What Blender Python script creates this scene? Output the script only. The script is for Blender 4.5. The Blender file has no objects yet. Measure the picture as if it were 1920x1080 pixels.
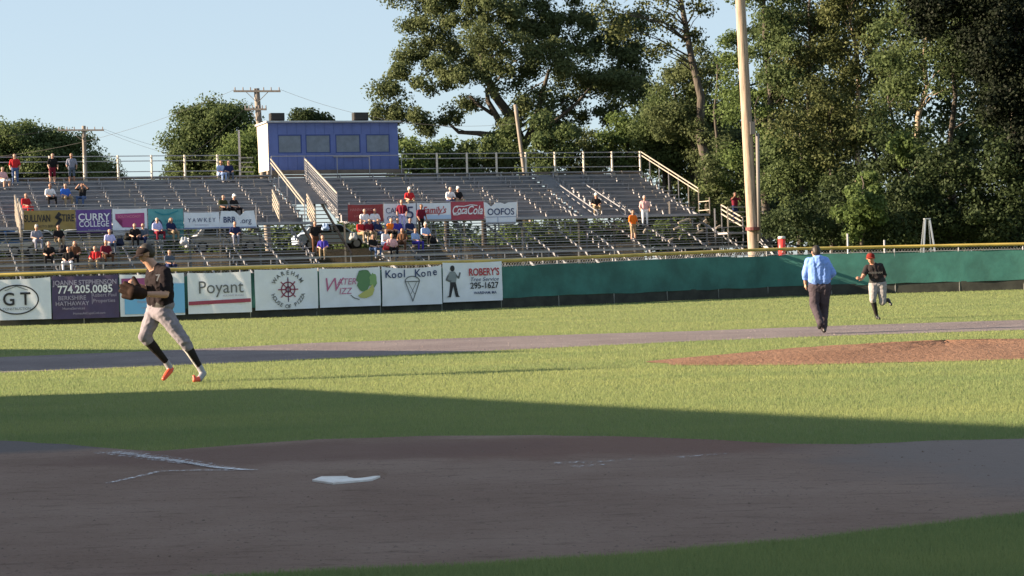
import bpy, bmesh, math, random
import numpy as np
from mathutils import Vector, Matrix

random.seed(7)
RNG = np.random.default_rng(7)
S = bpy.context.scene
COL = S.collection

# ------------------------------------------------------------------ camera
FPX = 3700.0                      # focal length in photograph pixels (1920 wide)
CAMH = 1.43
cam_d = bpy.data.cameras.new("camera")
cam = bpy.data.objects.new("camera", cam_d); COL.objects.link(cam)
cam_d.sensor_width = 36.0
cam_d.lens = 36.0 * FPX / 1920.0
cam_d.clip_start = 0.1
cam_d.clip_end = 5000.0
th = math.atan(30.0 / FPX)        # looking slightly down
rho = math.atan(0.030)            # slight roll
F = Vector((0, math.cos(th), -math.sin(th)))
R0 = Vector((1, 0, 0)); U0 = R0.cross(F)
R = R0 * math.cos(rho) - U0 * math.sin(rho)
U = R0 * math.sin(rho) + U0 * math.cos(rho)
C0 = Vector((0, 0, CAMH))
M = Matrix.Identity(4)
for i in range(3):
    M[i][0] = R[i]; M[i][1] = U[i]; M[i][2] = -F[i]; M[i][3] = C0[i]
cam.matrix_world = M
S.camera = cam

# ------------------------------------------------------------------ sky and sun
SUN_EL = math.radians(16.0)
SUN_PHI = math.radians(-6.0)      # sun stands left of the view, a little on the camera's side
w = bpy.data.worlds.new("World"); S.world = w
w.use_nodes = True
nt = w.node_tree; nt.nodes.clear()
sky = nt.nodes.new("ShaderNodeTexSky"); sky.sky_type = 'NISHITA'
sky.sun_disc = False
sky.sun_elevation = SUN_EL
sky.sun_rotation = math.radians(-90) + SUN_PHI
sky.air_density = 0.85; sky.dust_density = 0.6; sky.ozone_density = 1.4
haze_mix = nt.nodes.new("ShaderNodeMix"); haze_mix.data_type = 'RGBA'; haze_mix.inputs[0].default_value = 0.6
haze_mix.inputs[7].default_value = (3.45, 4.15, 4.75, 1)      # thin even summer haze over the clear sky
bg = nt.nodes.new("ShaderNodeBackground"); bg.inputs[1].default_value = 0.0515
out = nt.nodes.new("ShaderNodeOutputWorld")
nt.links.new(sky.outputs[0], haze_mix.inputs[6]); nt.links.new(haze_mix.outputs[2], bg.inputs[0]); nt.links.new(bg.outputs[0], out.inputs[0])
sd = bpy.data.lights.new("sun", 'SUN'); sun = bpy.data.objects.new("sun", sd); COL.objects.link(sun)
sd.energy = 5.0; sd.angle = math.radians(0.5); sd.color = (1.0, 0.785, 0.55)
SD = Vector((-math.cos(SUN_PHI) * math.cos(SUN_EL), math.sin(SUN_PHI) * math.cos(SUN_EL), math.sin(SUN_EL)))
sun.rotation_euler = SD.to_track_quat('Z', 'Y').to_euler()
sun.location = SD * 60
S.view_settings.view_transform = 'Standard'
S.view_settings.look = 'None'
S.view_settings.exposure = 1.90
S.view_settings.gamma = 1.0

# ------------------------------------------------------------------ pixel helpers (surveying only)
def ray(px, py):
    return F + R * ((px - 960) / FPX) - U * ((py - 540) / FPX)
def gp(px, py, z=0.0):
    d = ray(px, py); t = (z - CAMH) / d.z
    return C0 + d * t
def at(px, py, Y):
    d = ray(px, py); return C0 + d * (Y / d.y)
def onplane(px, py, P0, n):
    d = ray(px, py); t = (P0 - C0).dot(n) / d.dot(n)
    return C0 + d * t

# ------------------------------------------------------------------ materials
def newmat(name):
    m = bpy.data.materials.new(name); m.use_nodes = True
    n = m.node_tree.nodes; b = n["Principled BSDF"]
    return m, m.node_tree, b
def mat(name, col, rough=0.6, metal=0.0, var=0.0, scale=3.0, bump=0.0, bscale=None, spec=0.5, col2=None, stretch=None):
    m, t, b = newmat(name)
    b.inputs["Roughness"].default_value = rough
    b.inputs["Metallic"].default_value = metal
    b.inputs["Specular IOR Level"].default_value = spec
    col = tuple(col) + (1,)
    b.inputs["Base Color"].default_value = col
    if var > 0 or col2 or bump > 0:
        tc = t.nodes.new("ShaderNodeTexCoord")
        src = tc.outputs["Object"]
        if stretch:
            mp = t.nodes.new("ShaderNodeMapping"); mp.inputs["Scale"].default_value = stretch
            t.links.new(src, mp.inputs[0]); src = mp.outputs[0]
    if var > 0 or col2:
        nz = t.nodes.new("ShaderNodeTexNoise"); nz.inputs["Scale"].default_value = scale
        nz.inputs["Detail"].default_value = 6; nz.inputs["Roughness"].default_value = 0.65
        t.links.new(src, nz.inputs["Vector"])
        mx = t.nodes.new("ShaderNodeMix"); mx.data_type = 'RGBA'
        c2 = tuple(col2) + (1,) if col2 else tuple(min(1, c * (1 + var)) for c in col[:3]) + (1,)
        c1 = col if col2 else tuple(c * (1 - var) for c in col[:3]) + (1,)
        mx.inputs[6].default_value = c1; mx.inputs[7].default_value = c2
        rp = t.nodes.new("ShaderNodeValToRGB")
        rp.color_ramp.elements[0].position = 0.35; rp.color_ramp.elements[1].position = 0.65
        t.links.new(nz.outputs[0], rp.inputs[0]); t.links.new(rp.outputs[0], mx.inputs[0])
        t.links.new(mx.outputs[2], b.inputs["Base Color"])
    if bump > 0:
        n2 = t.nodes.new("ShaderNodeTexNoise"); n2.inputs["Scale"].default_value = bscale or scale * 4
        n2.inputs["Detail"].default_value = 5
        t.links.new(src, n2.inputs["Vector"])
        bp = t.nodes.new("ShaderNodeBump"); bp.inputs["Strength"].default_value = 1.0
        bp.inputs["Distance"].default_value = bump
        t.links.new(n2.outputs[0], bp.inputs["Height"]); t.links.new(bp.outputs[0], b.inputs["Normal"])
    return m
def leafmat(name, c1, c2, trans=0.35, scale=0.35, stretch=None):
    m, t, b = newmat(name)
    o = [n for n in t.nodes if n.type == 'OUTPUT_MATERIAL'][0]
    at_ = t.nodes.new("ShaderNodeAttribute"); at_.attribute_name = "rnd"
    tc = t.nodes.new("ShaderNodeTexCoord")
    nz = t.nodes.new("ShaderNodeTexNoise"); nz.inputs["Scale"].default_value = scale; nz.inputs["Detail"].default_value = 3
    if stretch:
        mp = t.nodes.new("ShaderNodeMapping"); mp.inputs["Scale"].default_value = stretch; mp.inputs["Rotation"].default_value = (0, 0, .12)
        t.links.new(tc.outputs["Object"], mp.inputs[0]); t.links.new(mp.outputs[0], nz.inputs["Vector"]); nz.inputs["Detail"].default_value = 6
    else: t.links.new(tc.outputs["Object"], nz.inputs["Vector"])
    ad = t.nodes.new("ShaderNodeMath"); ad.operation = 'MULTIPLY_ADD'
    ad.inputs[1].default_value = 0.55; t.links.new(at_.outputs["Fac"], ad.inputs[0])
    s2 = t.nodes.new("ShaderNodeMath"); s2.operation = 'MULTIPLY_ADD'; s2.inputs[1].default_value = 1.4; s2.inputs[2].default_value = -0.45
    t.links.new(nz.outputs[0], s2.inputs[0]); t.links.new(s2.outputs[0], ad.inputs[2])
    mx = t.nodes.new("ShaderNodeMix"); mx.data_type = 'RGBA'
    mx.inputs[6].default_value = tuple(c1) + (1,); mx.inputs[7].default_value = tuple(c2) + (1,)
    t.links.new(ad.outputs[0], mx.inputs[0])
    t.links.new(mx.outputs[2], b.inputs["Base Color"])
    b.inputs["Roughness"].default_value = 0.55
    b.inputs["Specular IOR Level"].default_value = 0.08
    tr = t.nodes.new("ShaderNodeBsdfTranslucent"); t.links.new(mx.outputs[2], tr.inputs[0])
    ms = t.nodes.new("ShaderNodeMixShader"); ms.inputs[0].default_value = trans
    t.links.new(b.outputs[0], ms.inputs[1]); t.links.new(tr.outputs[0], ms.inputs[2])
    t.links.new(ms.outputs[0], o.inputs[0])
    return m

MAT = {}
def flat(key, col, rough=0.7, **k):
    if key not in MAT: MAT[key] = mat(key, col, rough, **k)
    return MAT[key]

# ------------------------------------------------------------------ object helpers
def tag(o, label=None, cat=None, group=None, kind=None):
    if label: o["label"] = label
    if cat: o["category"] = cat
    if group: o["group"] = group
    if kind: o["kind"] = kind
    return o
def empty(name, loc=(0, 0, 0), label=None, cat=None, group=None):
    o = bpy.data.objects.new(name, None); COL.objects.link(o); o.location = loc
    o.empty_display_size = 0.2
    return tag(o, label, cat, group)
def meshobj(name, verts, faces, m, parent=None, smooth=False, loc=None):
    me = bpy.data.meshes.new(name); me.from_pydata([tuple(v) for v in verts], [], faces); me.update()
    return link(name, me, m, parent, smooth, loc)
def link(name, me, m, parent=None, smooth=False, loc=None):
    o = bpy.data.objects.new(name, me); COL.objects.link(o)
    if m is not None:
        for mm in (m if isinstance(m, (list, tuple)) else [m]): me.materials.append(mm)
    if smooth:
        me.polygons.foreach_set("use_smooth", [True] * len(me.polygons))
    if parent is not None: o.parent = parent
    if loc is not None: o.location = loc
    return o
class MB:
    """collects simple solids into one mesh"""
    def __init__(s): s.v = []; s.f = []
    def add(s, v, f):
        b = len(s.v); s.v += [tuple(p) for p in v]; s.f += [[i + b for i in q] for q in f]; return s
    def box(s, c, ax, ay, az):
        c = Vector(c); ax = Vector(ax); ay = Vector(ay); az = Vector(az)
        v = [c + ax * i + ay * j + az * k for k in (-1, 1) for j in (-1, 1) for i in (-1, 1)]
        return s.add(v, [[0, 2, 3, 1], [4, 5, 7, 6], [0, 1, 5, 4], [2, 6, 7, 3], [0, 4, 6, 2], [1, 3, 7, 5]])
    def aabox(s, x0, x1, y0, y1, z0, z1):
        return s.box(((x0 + x1) / 2, (y0 + y1) / 2, (z0 + z1) / 2), ((x1 - x0) / 2, 0, 0), (0, (y1 - y0) / 2, 0), (0, 0, (z1 - z0) / 2))
    def bar(s, a, b, wd, ht=None, up=(0, 0, 1)):
        a = Vector(a); b = Vector(b); d = b - a; ht = ht or wd
        dn = d.normalized(); u = Vector(up)
        if abs(dn.dot(u)) > 0.97: u = Vector((0, 1, 0)) if abs(dn.y) < 0.9 else Vector((1, 0, 0))
        sx = dn.cross(u).normalized(); sz = sx.cross(dn).normalized()
        return s.box((a + b) / 2, d / 2, sx * wd / 2, sz * ht / 2)
    def tube(s, pts, rad, n=8, cap=True):
        pts = [Vector(p) for p in pts]; rad = rad if isinstance(rad, (list, tuple)) else [rad] * len(pts)
        b = len(s.v); prev = None
        for i, p in enumerate(pts):
            d = (pts[min(i + 1, len(pts) - 1)] - pts[max(i - 1, 0)]).normalized()
            if prev is None:
                h = Vector((0, 0, 1)) if abs(d.z) < 0.9 else Vector((1, 0, 0)); x = d.cross(h).normalized()
            else:
                x = (prev - d * prev.dot(d)).normalized()
            prev = x; y = d.cross(x)
            for k in range(n):
                a = 2 * math.pi * k / n
                s.v.append(tuple(p + (x * math.cos(a) + y * math.sin(a)) * rad[i]))
        for i in range(len(pts) - 1):
            for k in range(n):
                k2 = (k + 1) % n
                s.f.append([b + i * n + k, b + i * n + k2, b + (i + 1) * n + k2, b + (i + 1) * n + k])
        if cap:
            s.f.append([b + k for k in range(n)][::-1]); s.f.append([b + (len(pts) - 1) * n + k for k in range(n)])
        return s
    def build(s, name, m, parent=None, smooth=False, loc=None):
        return meshobj(name, s.v, s.f, m, parent, smooth, loc)
def quads_mesh(name, V, nper, m, parent=None, rnd=None):
    """V: (n*nper,3) array of independent polygons with nper corners"""
    n = len(V) // nper
    me = bpy.data.meshes.new(name)
    me.vertices.add(n * nper); me.vertices.foreach_set("co", np.ascontiguousarray(V, dtype=np.float32).ravel())
    me.loops.add(n * nper); me.loops.foreach_set("vertex_index", np.arange(n * nper, dtype=np.int32))
    me.polygons.add(n); me.polygons.foreach_set("loop_start", np.arange(0, n * nper, nper, dtype=np.int32))
    me.polygons.foreach_set("loop_total", np.full(n, nper, dtype=np.int32))
    if rnd is not None:
        a = me.attributes.new("rnd", 'FLOAT', 'FACE'); a.data.foreach_set("value", rnd.astype(np.float32))
    me.update(); me.validate()
    return link(name, me, m, parent)

# ------------------------------------------------------------------ ground
def ground_mat():
    m, t, b = newmat("turf")
    tc = t.nodes.new("ShaderNodeTexCoord")
    def noise(sc, det=4):
        n = t.nodes.new("ShaderNodeTexNoise"); n.inputs["Scale"].default_value = sc; n.inputs["Detail"].default_value = det
        t.links.new(tc.outputs["Object"], n.inputs["Vector"]); return n
    a = noise(0.25, 5); c = noise(3.0, 6)
    m1 = t.nodes.new("ShaderNodeMix"); m1.data_type = 'RGBA'
    m1.inputs[6].default_value = (0.16, 0.21, 0.085, 1); m1.inputs[7].default_value = (0.25, 0.265, 0.105, 1)
    t.links.new(a.outputs[0], m1.inputs[0])
    m2 = t.nodes.new("ShaderNodeMix"); m2.data_type = 'RGBA'; m2.blend_type = 'MULTIPLY'; m2.inputs[0].default_value = 0.3
    t.links.new(m1.outputs[2], m2.inputs[6]); t.links.new(c.outputs[0], m2.inputs[7])
    t.links.new(m2.outputs[2], b.inputs["Base Color"])
    b.inputs["Roughness"].default_value = 0.9; b.inputs["Specular IOR Level"].default_value = 0.1
    n3 = noise(40, 3); bp = t.nodes.new("ShaderNodeBump"); bp.inputs["Distance"].default_value = 0.05
    t.links.new(n3.outputs[0], bp.inputs["Height"]); t.links.new(bp.outputs[0], b.inputs["Normal"])
    return m
def dirt_mat(name, c1, c2, c3, grit=0.012, zones=()):
    m, t, b = newmat(name)
    tc = t.nodes.new("ShaderNodeTexCoord")
    def noise(sc, det=5, st=None):
        n = t.nodes.new("ShaderNodeTexNoise"); n.inputs["Scale"].default_value = sc; n.inputs["Detail"].default_value = det
        n.inputs["Roughness"].default_value = 0.65
        if st:
            mp = t.nodes.new("ShaderNodeMapping"); mp.inputs["Scale"].default_value = st
            t.links.new(tc.outputs["Object"], mp.inputs[0]); t.links.new(mp.outputs[0], n.inputs["Vector"])
        else: t.links.new(tc.outputs["Object"], n.inputs["Vector"])
        return n
    def ramp(src, a, bb):
        r = t.nodes.new("ShaderNodeValToRGB"); r.color_ramp.elements[0].position = a; r.color_ramp.elements[1].position = bb
        t.links.new(src.outputs[0], r.inputs[0]); return r
    r1 = ramp(noise(0.45, 6), 0.38, 0.62)
    m1 = t.nodes.new("ShaderNodeMix"); m1.data_type = 'RGBA'
    m1.inputs[6].default_value = tuple(c1) + (1,); m1.inputs[7].default_value = tuple(c2) + (1,)
    t.links.new(r1.outputs[0], m1.inputs[0])
    r2 = ramp(noise(5, 8, (0.5, 1.6, 1)), 0.55, 0.75)
    m2 = t.nodes.new("ShaderNodeMix"); m2.data_type = 'RGBA'; m2.inputs[7].default_value = tuple(c3) + (1,)
    t.links.new(m1.outputs[2], m2.inputs[6]); t.links.new(r2.outputs[0], m2.inputs[0])
    r3 = ramp(noise(26, 4), 0.60, 0.72)
    m3 = t.nodes.new("ShaderNodeMix"); m3.data_type = 'RGBA'; m3.inputs[7].default_value = tuple(c * 0.55 for c in c3) + (1,)
    t.links.new(m2.outputs[2], m3.inputs[6]); t.links.new(r3.outputs[0], m3.inputs[0])
    last = m3.outputs[2]
    for (cx_, cy_, rx_, ry_, col_, amt) in zones:          # different soils meeting on the field
        mp = t.nodes.new("ShaderNodeMapping"); mp.inputs["Location"].default_value = (-cx_ / rx_, -cy_ / ry_, 0); mp.inputs["Scale"].default_value = (1 / rx_, 1 / ry_, 0)
        t.links.new(tc.outputs["Object"], mp.inputs[0])
        ln = t.nodes.new("ShaderNodeVectorMath"); ln.operation = 'LENGTH'; t.links.new(mp.outputs[0], ln.inputs[0])
        nz = noise(0.9, 6); ad = t.nodes.new("ShaderNodeMath"); ad.operation = 'MULTIPLY_ADD'; ad.inputs[1].default_value = 1.1
        t.links.new(nz.outputs[0], ad.inputs[0]); t.links.new(ln.outputs["Value"], ad.inputs[2])
        mr = t.nodes.new("ShaderNodeMapRange"); mr.inputs[1].default_value = 1.25; mr.inputs[2].default_value = 1.75; mr.inputs[3].default_value = amt; mr.inputs[4].default_value = 0
        t.links.new(ad.outputs[0], mr.inputs[0])
        mz = t.nodes.new("ShaderNodeMix"); mz.data_type = 'RGBA'; mz.inputs[7].default_value = tuple(col_) + (1,)
        t.links.new(last, mz.inputs[6]); t.links.new(mr.outputs[0], mz.inputs[0]); last = mz.outputs[2]
    t.links.new(last, b.inputs["Base Color"])
    b.inputs["Roughness"].default_value = 0.95; b.inputs["Specular IOR Level"].default_value = 0.1
    n3 = noise(11, 8); bp = t.nodes.new("ShaderNodeBump"); bp.inputs["Distance"].default_value = grit
    t.links.new(n3.outputs[0], bp.inputs["Height"]); t.links.new(bp.outputs[0], b.inputs["Normal"])
    return m
turf = ground_mat()
tag(meshobj("ground", [(-1500, -60, 0), (1500, -60, 0), (1500, 3000, 0), (-1500, 3000, 0)], [[0, 1, 2, 3]], turf), kind="structure")

HOME_FAR = [(-250, 820), (0, 826), (120, 834), (225, 843), (300, 846), (400, 839), (500, 831), (600, 824), (800, 818), (1000, 817),
            (1200, 820), (1350, 826), (1480, 833), (1600, 834), (1750, 827), (1920, 824), (2170, 815)]
HOME_NEAR = [(2170, 935), (1920, 966), (1700, 990), (1500, 1013), (1200, 1041), (900, 1059), (600, 1071), (400, 1084), (200, 1104), (-250, 1150)]
BAND_FAR = [(-250, 676), (0, 670), (200, 662), (360, 655), (600, 643), (960, 631), (1300, 621), (1600, 610), (1920, 600), (2170, 592)]
BAND_NEAR = [(2170, 608), (1920, 619), (1600, 629), (1300, 640), (960, 656), (800, 664), (500, 678), (200, 691), (0, 699), (-250, 710)]
def densify(P, step=0.5, wob=0.03):
    outp = []
    for a, b in zip(P, P[1:] + P[:1]):
        n = max(1, int((b - a).length / step))
        for i in range(n):
            p = a.lerp(b, i / n)
            outp.append(Vector((p.x + random.uniform(-wob, wob), p.y + random.uniform(-wob, wob), p.z)))
    return outp
def sheet(name, P, z, m):
    bm = bmesh.new(); vs = [bm.verts.new((p.x, p.y, z)) for p in P]
    bm.faces.new(vs); bmesh.ops.triangulate(bm, faces=bm.faces[:])
    bmesh.ops.recalc_face_normals(bm, faces=bm.faces[:])
    me = bpy.data.meshes.new(name); bm.to_mesh(me); bm.free()
    if len(me.polygons) and me.polygons[0].normal.z < 0: me.flip_normals()
    return tag(link(name, me, m), kind="structure")
home_poly = densify([gp(*p) for p in HOME_FAR + HOME_NEAR], 0.3, 0.035)
band_poly = densify([gp(*p) for p in BAND_FAR + BAND_NEAR], 0.8, 0.05)
zl, zr_, zc, zc2 = gp(-60, 838), gp(2080, 845), gp(1180, 834), gp(560, 850)
clay = dirt_mat("clay", (0.235, 0.160, 0.130), (0.295, 0.212, 0.175), (0.150, 0.098, 0.080), 0.08,
    zones=((zc.x, zc.y, 2.2, 1.1, (0.205, 0.122, 0.100), 0.85), (zc2.x, zc2.y, 2.0, 1.0, (0.190, 0.120, 0.102), 0.75), (zl.x, zl.y, 2.3, 0.9, (0.150, 0.135, 0.140), .9), (zr_.x, zr_.y, 2.0, 3.2, (0.235, 0.200, 0.190), 0.8)))
skin_dirt = dirt_mat("infield_dirt", (0.170, 0.143, 0.148), (0.215, 0.185, 0.187), (0.115, 0.097, 0.100), 0.05)
sheet("home_plate_dirt", home_poly, 0.004, clay)
sheet("base_path", band_poly, 0.004, skin_dirt)
def px_sheet(name, pts, z, m, step=0.4, wob=0.03):
    return sheet(name, densify([gp(*p) for p in pts], step, wob), z, m)
# pitcher's mound
mc = gp(1775, 664)
MA, MBR = 4.5, 2.25
mv = []; mf = []; NR, NA = 22, 96
for i in range(NR + 1):
    r = i / NR
    for k in range(NA):
        a = 2 * math.pi * k / NA
        rr = r * (1 + 0.03 * math.sin(5 * a + 1) + 0.02 * math.sin(11 * a))
        hz = 0.20 * (1 - r ** 1.5) * (1 if r < 1 else 0)
        hz += 0.018 * math.sin(9 * a + 7 * r) * r * (1 - r) * 2 + random.uniform(-0.012, 0.012) * (1 - r)
        mv.append((mc.x + MA * rr * math.cos(a), mc.y + MBR * rr * math.sin(a), 0.006 + hz))
for i in range(NR):
    for k in range(NA):
        k2 = (k + 1) % NA
        mf.append([i * NA + k, (i + 1) * NA + k, (i + 1) * NA + k2, i * NA + k2])
mound_mat = dirt_mat("mound_clay", (0.205, 0.117, 0.080), (0.265, 0.157, 0.108), (0.12, 0.070, 0.050), 0.10)
tag(meshobj("mound", mv, mf, mound_mat, smooth=False), "raised brown clay pitching mound in the sunlit infield grass", "pitching mound", kind="structure")
def inpoly(X, Y, P):
    px = np.array([p.x for p in P]); py = np.array([p.y for p in P]); inside = np.zeros(len(X), bool)
    j = len(P) - 1
    for i in range(len(P)):
        c = ((py[i] > Y) != (py[j] > Y)) & (X < (px[j] - px[i]) * (Y - py[i]) / (py[j] - py[i] + 1e-12) + px[i])
        inside ^= c; j = i
    return inside
def clods(name, n, poly_px, smin, smax, m, label, poly):
    xs = [p[0] for p in poly_px]; ys = [p[1] for p in poly_px]
    px = RNG.uniform(min(xs), max(xs), n * 3); py = RNG.uniform(min(ys), max(ys), n * 3)
    P = np.array([gp(a, b_)[:] for a, b_ in zip(px, py)])
    k = inpoly(P[:, 0], P[:, 1], poly); P = P[k][:n]; n = len(P)
    cl_n = RNG.random(n)
    s_ = (smin + (smax - smin) * cl_n ** 5)
    o6 = np.array([[1, 0, 0], [-1, 0, 0], [0, 1, 0], [0, -1, 0], [0, 0, .8], [0, 0, -.5]])
    Vv = (o6[None] * RNG.uniform(.6, 1.2, (n, 6, 1)) + RNG.normal(0, .15, (n, 6, 3))) * s_[:, None, None] + P[:, None, :] + np.array([0, 0, .004])
    tri = [(0, 2, 4), (2, 1, 4), (1, 3, 4), (3, 0, 4), (2, 0, 5), (1, 2, 5), (3, 1, 5), (0, 3, 5)]
    V = np.concatenate([Vv[:, list(t_)] for t_ in tri], 1).reshape(-1, 3)
    tag(quads_mesh(name, V, 3, m), label, "dirt clods", kind="stuff")
# chalk lines, plate
chalk = mat("chalk", (0.74, 0.74, 0.78), 0.9, var=0.2, scale=9)
def chalk_mat(thr=0.42):
    m, t, b = newmat("worn_chalk"); o = [n for n in t.nodes if n.type == 'OUTPUT_MATERIAL'][0]
    b.inputs["Base Color"].default_value = (0.75, 0.75, 0.8, 1); b.inputs["Roughness"].default_value = 0.9
    tr = t.nodes.new("ShaderNodeBsdfTransparent"); ms = t.nodes.new("ShaderNodeMixShader")
    nz = t.nodes.new("ShaderNodeTexNoise"); nz.inputs["Scale"].default_value = 30; nz.inputs["Detail"].default_value = 8
    tc = t.nodes.new("ShaderNodeTexCoord"); t.links.new(tc.outputs["Object"], nz.inputs["Vector"])
    r = t.nodes.new("ShaderNodeValToRGB"); r.color_ramp.elements[0].position = thr; r.color_ramp.elements[1].position = thr + 0.26
    t.links.new(nz.outputs[0], r.inputs[0]); t.links.new(r.outputs[0], ms.inputs[0])
    t.links.new(tr.outputs[0], ms.inputs[1]); t.links.new(b.outputs[0], ms.inputs[2]); t.links.new(ms.outputs[0], o.inputs[0])
    return m
wchalk = chalk_mat(0.42); fchalk = chalk_mat(0.52); lchalk = chalk_mat(0.33)
def chalk_line(name, pts, w0, w1, label, m):
    P = [gp(*p) for p in pts]; v = []; f = []; n = 60
    L = [(P[i + 1] - P[i]).length for i in range(len(P) - 1)]; T = sum(L)
    for i in range(n + 1):
        d = T * i / n; j = 0
        while j < len(L) - 1 and d > L[j]: d -= L[j]; j += 1
        p = P[j].lerp(P[j + 1], min(1, d / L[j])); t_ = (P[j + 1] - P[j]).normalized(); nn = Vector((-t_.y, t_.x, 0))
        wd = (w0 + (w1 - w0) * i / n) * random.uniform(0.75, 1.15)
        v += [p + nn * wd / 2 + Vector((0, 0, 0.012)), p - nn * wd / 2 + Vector((0, 0, 0.012))]
        if i: f.append([2 * i - 2, 2 * i - 1, 2 * i + 1, 2 * i])
    tag(meshobj(name, v, f, m), label, "chalk line", kind="structure")
chalk_line("foul_line", [(218, 850), (330, 866), (415, 880), (480, 884)], 0.13, 0.05, "white chalk foul line running from the plate to the grass edge", lchalk)
chalk_line("chalk_line", [(205, 848), (330, 866), (430, 881)], .34, .16, "faint chalk dust smeared along the foul line", fchalk)
chalk_line("chalk_line", [(200, 909), (255, 897), (300, 886), (380, 884), (470, 884)], 0.045, 0.05, "thin bent white chalk line of the batting box", wchalk)
chalk_line("chalk_line", [(1040, 871), (1090, 869), (1125, 868), (1190, 863)], 0.16, 0.05, "scuffed patch of chalk right of the plate", fchalk)
chalk_line("chalk_line", [(1075, 878), (1130, 873)], 0.18, 0.14, "scuffed patch of chalk right of the plate, nearer", fchalk)
chalk_line("chalk_line", [(1270, 860), (1370, 852)], 0.10, 0.04, "faint chalk trace at the right of the dirt circle", fchalk)
pp = gp(648, 901)
pl = [(-0.216, 0.13), (-0.216, -0.09), (0, -0.3), (0.216, -0.09), (0.216, 0.13)]
ca, sa = math.cos(math.radians(-12)), math.sin(math.radians(-12))
bmv = [(pp.x + x * ca - y * sa, pp.y + x * sa + y * ca) for x, y in pl]
pv = [(x, y, 0.005) for x, y in bmv] + [(x, y, 0.018) for x, y in bmv]
hp = meshobj("home_plate", pv, [[0, 1, 2, 3, 4][::-1], [5, 6, 7, 8, 9]] + [[i, (i + 1) % 5, 5 + (i + 1) % 5, 5 + i] for i in range(5)], mat("plate_rubber", (0.75, 0.74, 0.74), 0.6, col2=(.58, .53, .50), scale=7))
dv = densify([gp(*p) for p in [(646, 888), (680, 886), (728, 885), (728, 891), (705, 897.5), (680, 901.2), (663, 902.5), (650, 900), (642, 894)]], 0.05, 0.002)
dcx = sum(p.x for p in dv) / len(dv); dcy = sum(p.y for p in dv) / len(dv); nd = len(dv)
dvv = [(dcx, dcy, .038)] + [(dcx + (p.x - dcx) * .8, dcy + (p.y - dcy) * .8, .03) for p in dv] + [(p.x, p.y, .003) for p in dv]
dff = [[0, 1 + k, 1 + (k + 1) % nd] for k in range(nd)] + [[1 + k, 1 + nd + k, 1 + nd + (k + 1) % nd, 1 + (k + 1) % nd] for k in range(nd)]
dd_ = meshobj("dirt_drift", dvv, dff, clay, smooth=True); dd_["kind"] = "structure"
tag(hp, "white five sided home plate set in the shaded dirt", "home plate")

clods("dirt_clods", 2600, [(-100, 815), (2020, 1110)], .003, .013, dirt_mat("clod_clay", (0.19, 0.14, 0.12), (0.24, 0.18, 0.16), (0.15, 0.11, 0.095)), "small loose clods scattered over the shaded dirt circle", home_poly)
clods("dirt_clods", 1800, [(-100, 590), (2020, 712)], .006, .024, dirt_mat("clod_grey", (0.22, 0.18, 0.18), (0.34, 0.29, 0.28), (0.16, 0.13, 0.13)), "loose gravelly clods along the grey base path", band_poly)
# grass blades
def blades(n, y0, y1, pw):
    px = RNG.uniform(-140, 2060, n); py = y0 + (y1 - y0) * RNG.random(n) ** pw
    dx = (px - 960) / FPX; dy = (py - 540) / FPX
    d = np.outer(dx, R) - np.outer(dy, U) + np.array(F)[None]
    ok = d[:, 2] < -0.008
    d = d[ok]; t_ = -CAMH / d[:, 2]
    X = d[:, 0] * t_; Y = d[:, 1] * t_
    k = ~inpoly(X, Y, home_poly) & ~inpoly(X, Y, band_poly) & (((X - mc.x) / MA) ** 2 + ((Y - mc.y) / MBR) ** 2 > 1.0) & (Y < 90)
    return X[k], Y[k]
FENCE_PX = [(-520, 627), (0, 612), (470, 597), (940, 578), (1440, 557), (1920, 543), (2500, 527)]
FENCE = [gp(*p) for p in FENCE_PX]
def before_fence(X, Y):
    fx = np.array([p.x for p in FENCE]); fy = np.array([p.y for p in FENCE])
    return Y < np.interp(X, fx, fy) - 0.1
def grass_obj(n, y0, y1, pw, hgt, name, m):
    X, Y = blades(n, y0, y1, pw)
    k = before_fence(X, Y); X = X[k]; Y = Y[k]; n = len(X)
    D = np.maximum(Y, 5); s = FPX / D
    H = hgt * RNG.uniform(0.6, 1.3, n) * (1 + D / 120); W = np.maximum(0.0036, 0.8 / s) * RNG.uniform(0.7, 1.3, n)
    a = RNG.uniform(0, math.pi, n); la = RNG.uniform(0, 2 * math.pi, n); ll = H * RNG.uniform(0.1, 0.8, n)
    b1 = np.stack([X - np.cos(a) * W / 2, Y - np.sin(a) * W / 2, np.zeros(n)], 1)
    b2 = np.stack([X + np.cos(a) * W / 2, Y + np.sin(a) * W / 2, np.zeros(n)], 1)
    tp = np.stack([X + np.cos(la) * ll, Y + np.sin(la) * ll, H], 1)
    V = np.stack([b1, b2, tp], 1).reshape(-1, 3)
    return tag(quads_mesh(name, V, 3, m, rnd=RNG.random(n)), "short mown grass blades of the ball field", "grass", kind="stuff")
grassm = leafmat("grass_blade", (0.152, 0.228, 0.100), (0.325, 0.358, 0.142), 0.52, 0.5, (.22, 1.0, 1))
grass_obj(1050000, 535, 1130, 1.15, 0.029, "grass", grassm)

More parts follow.
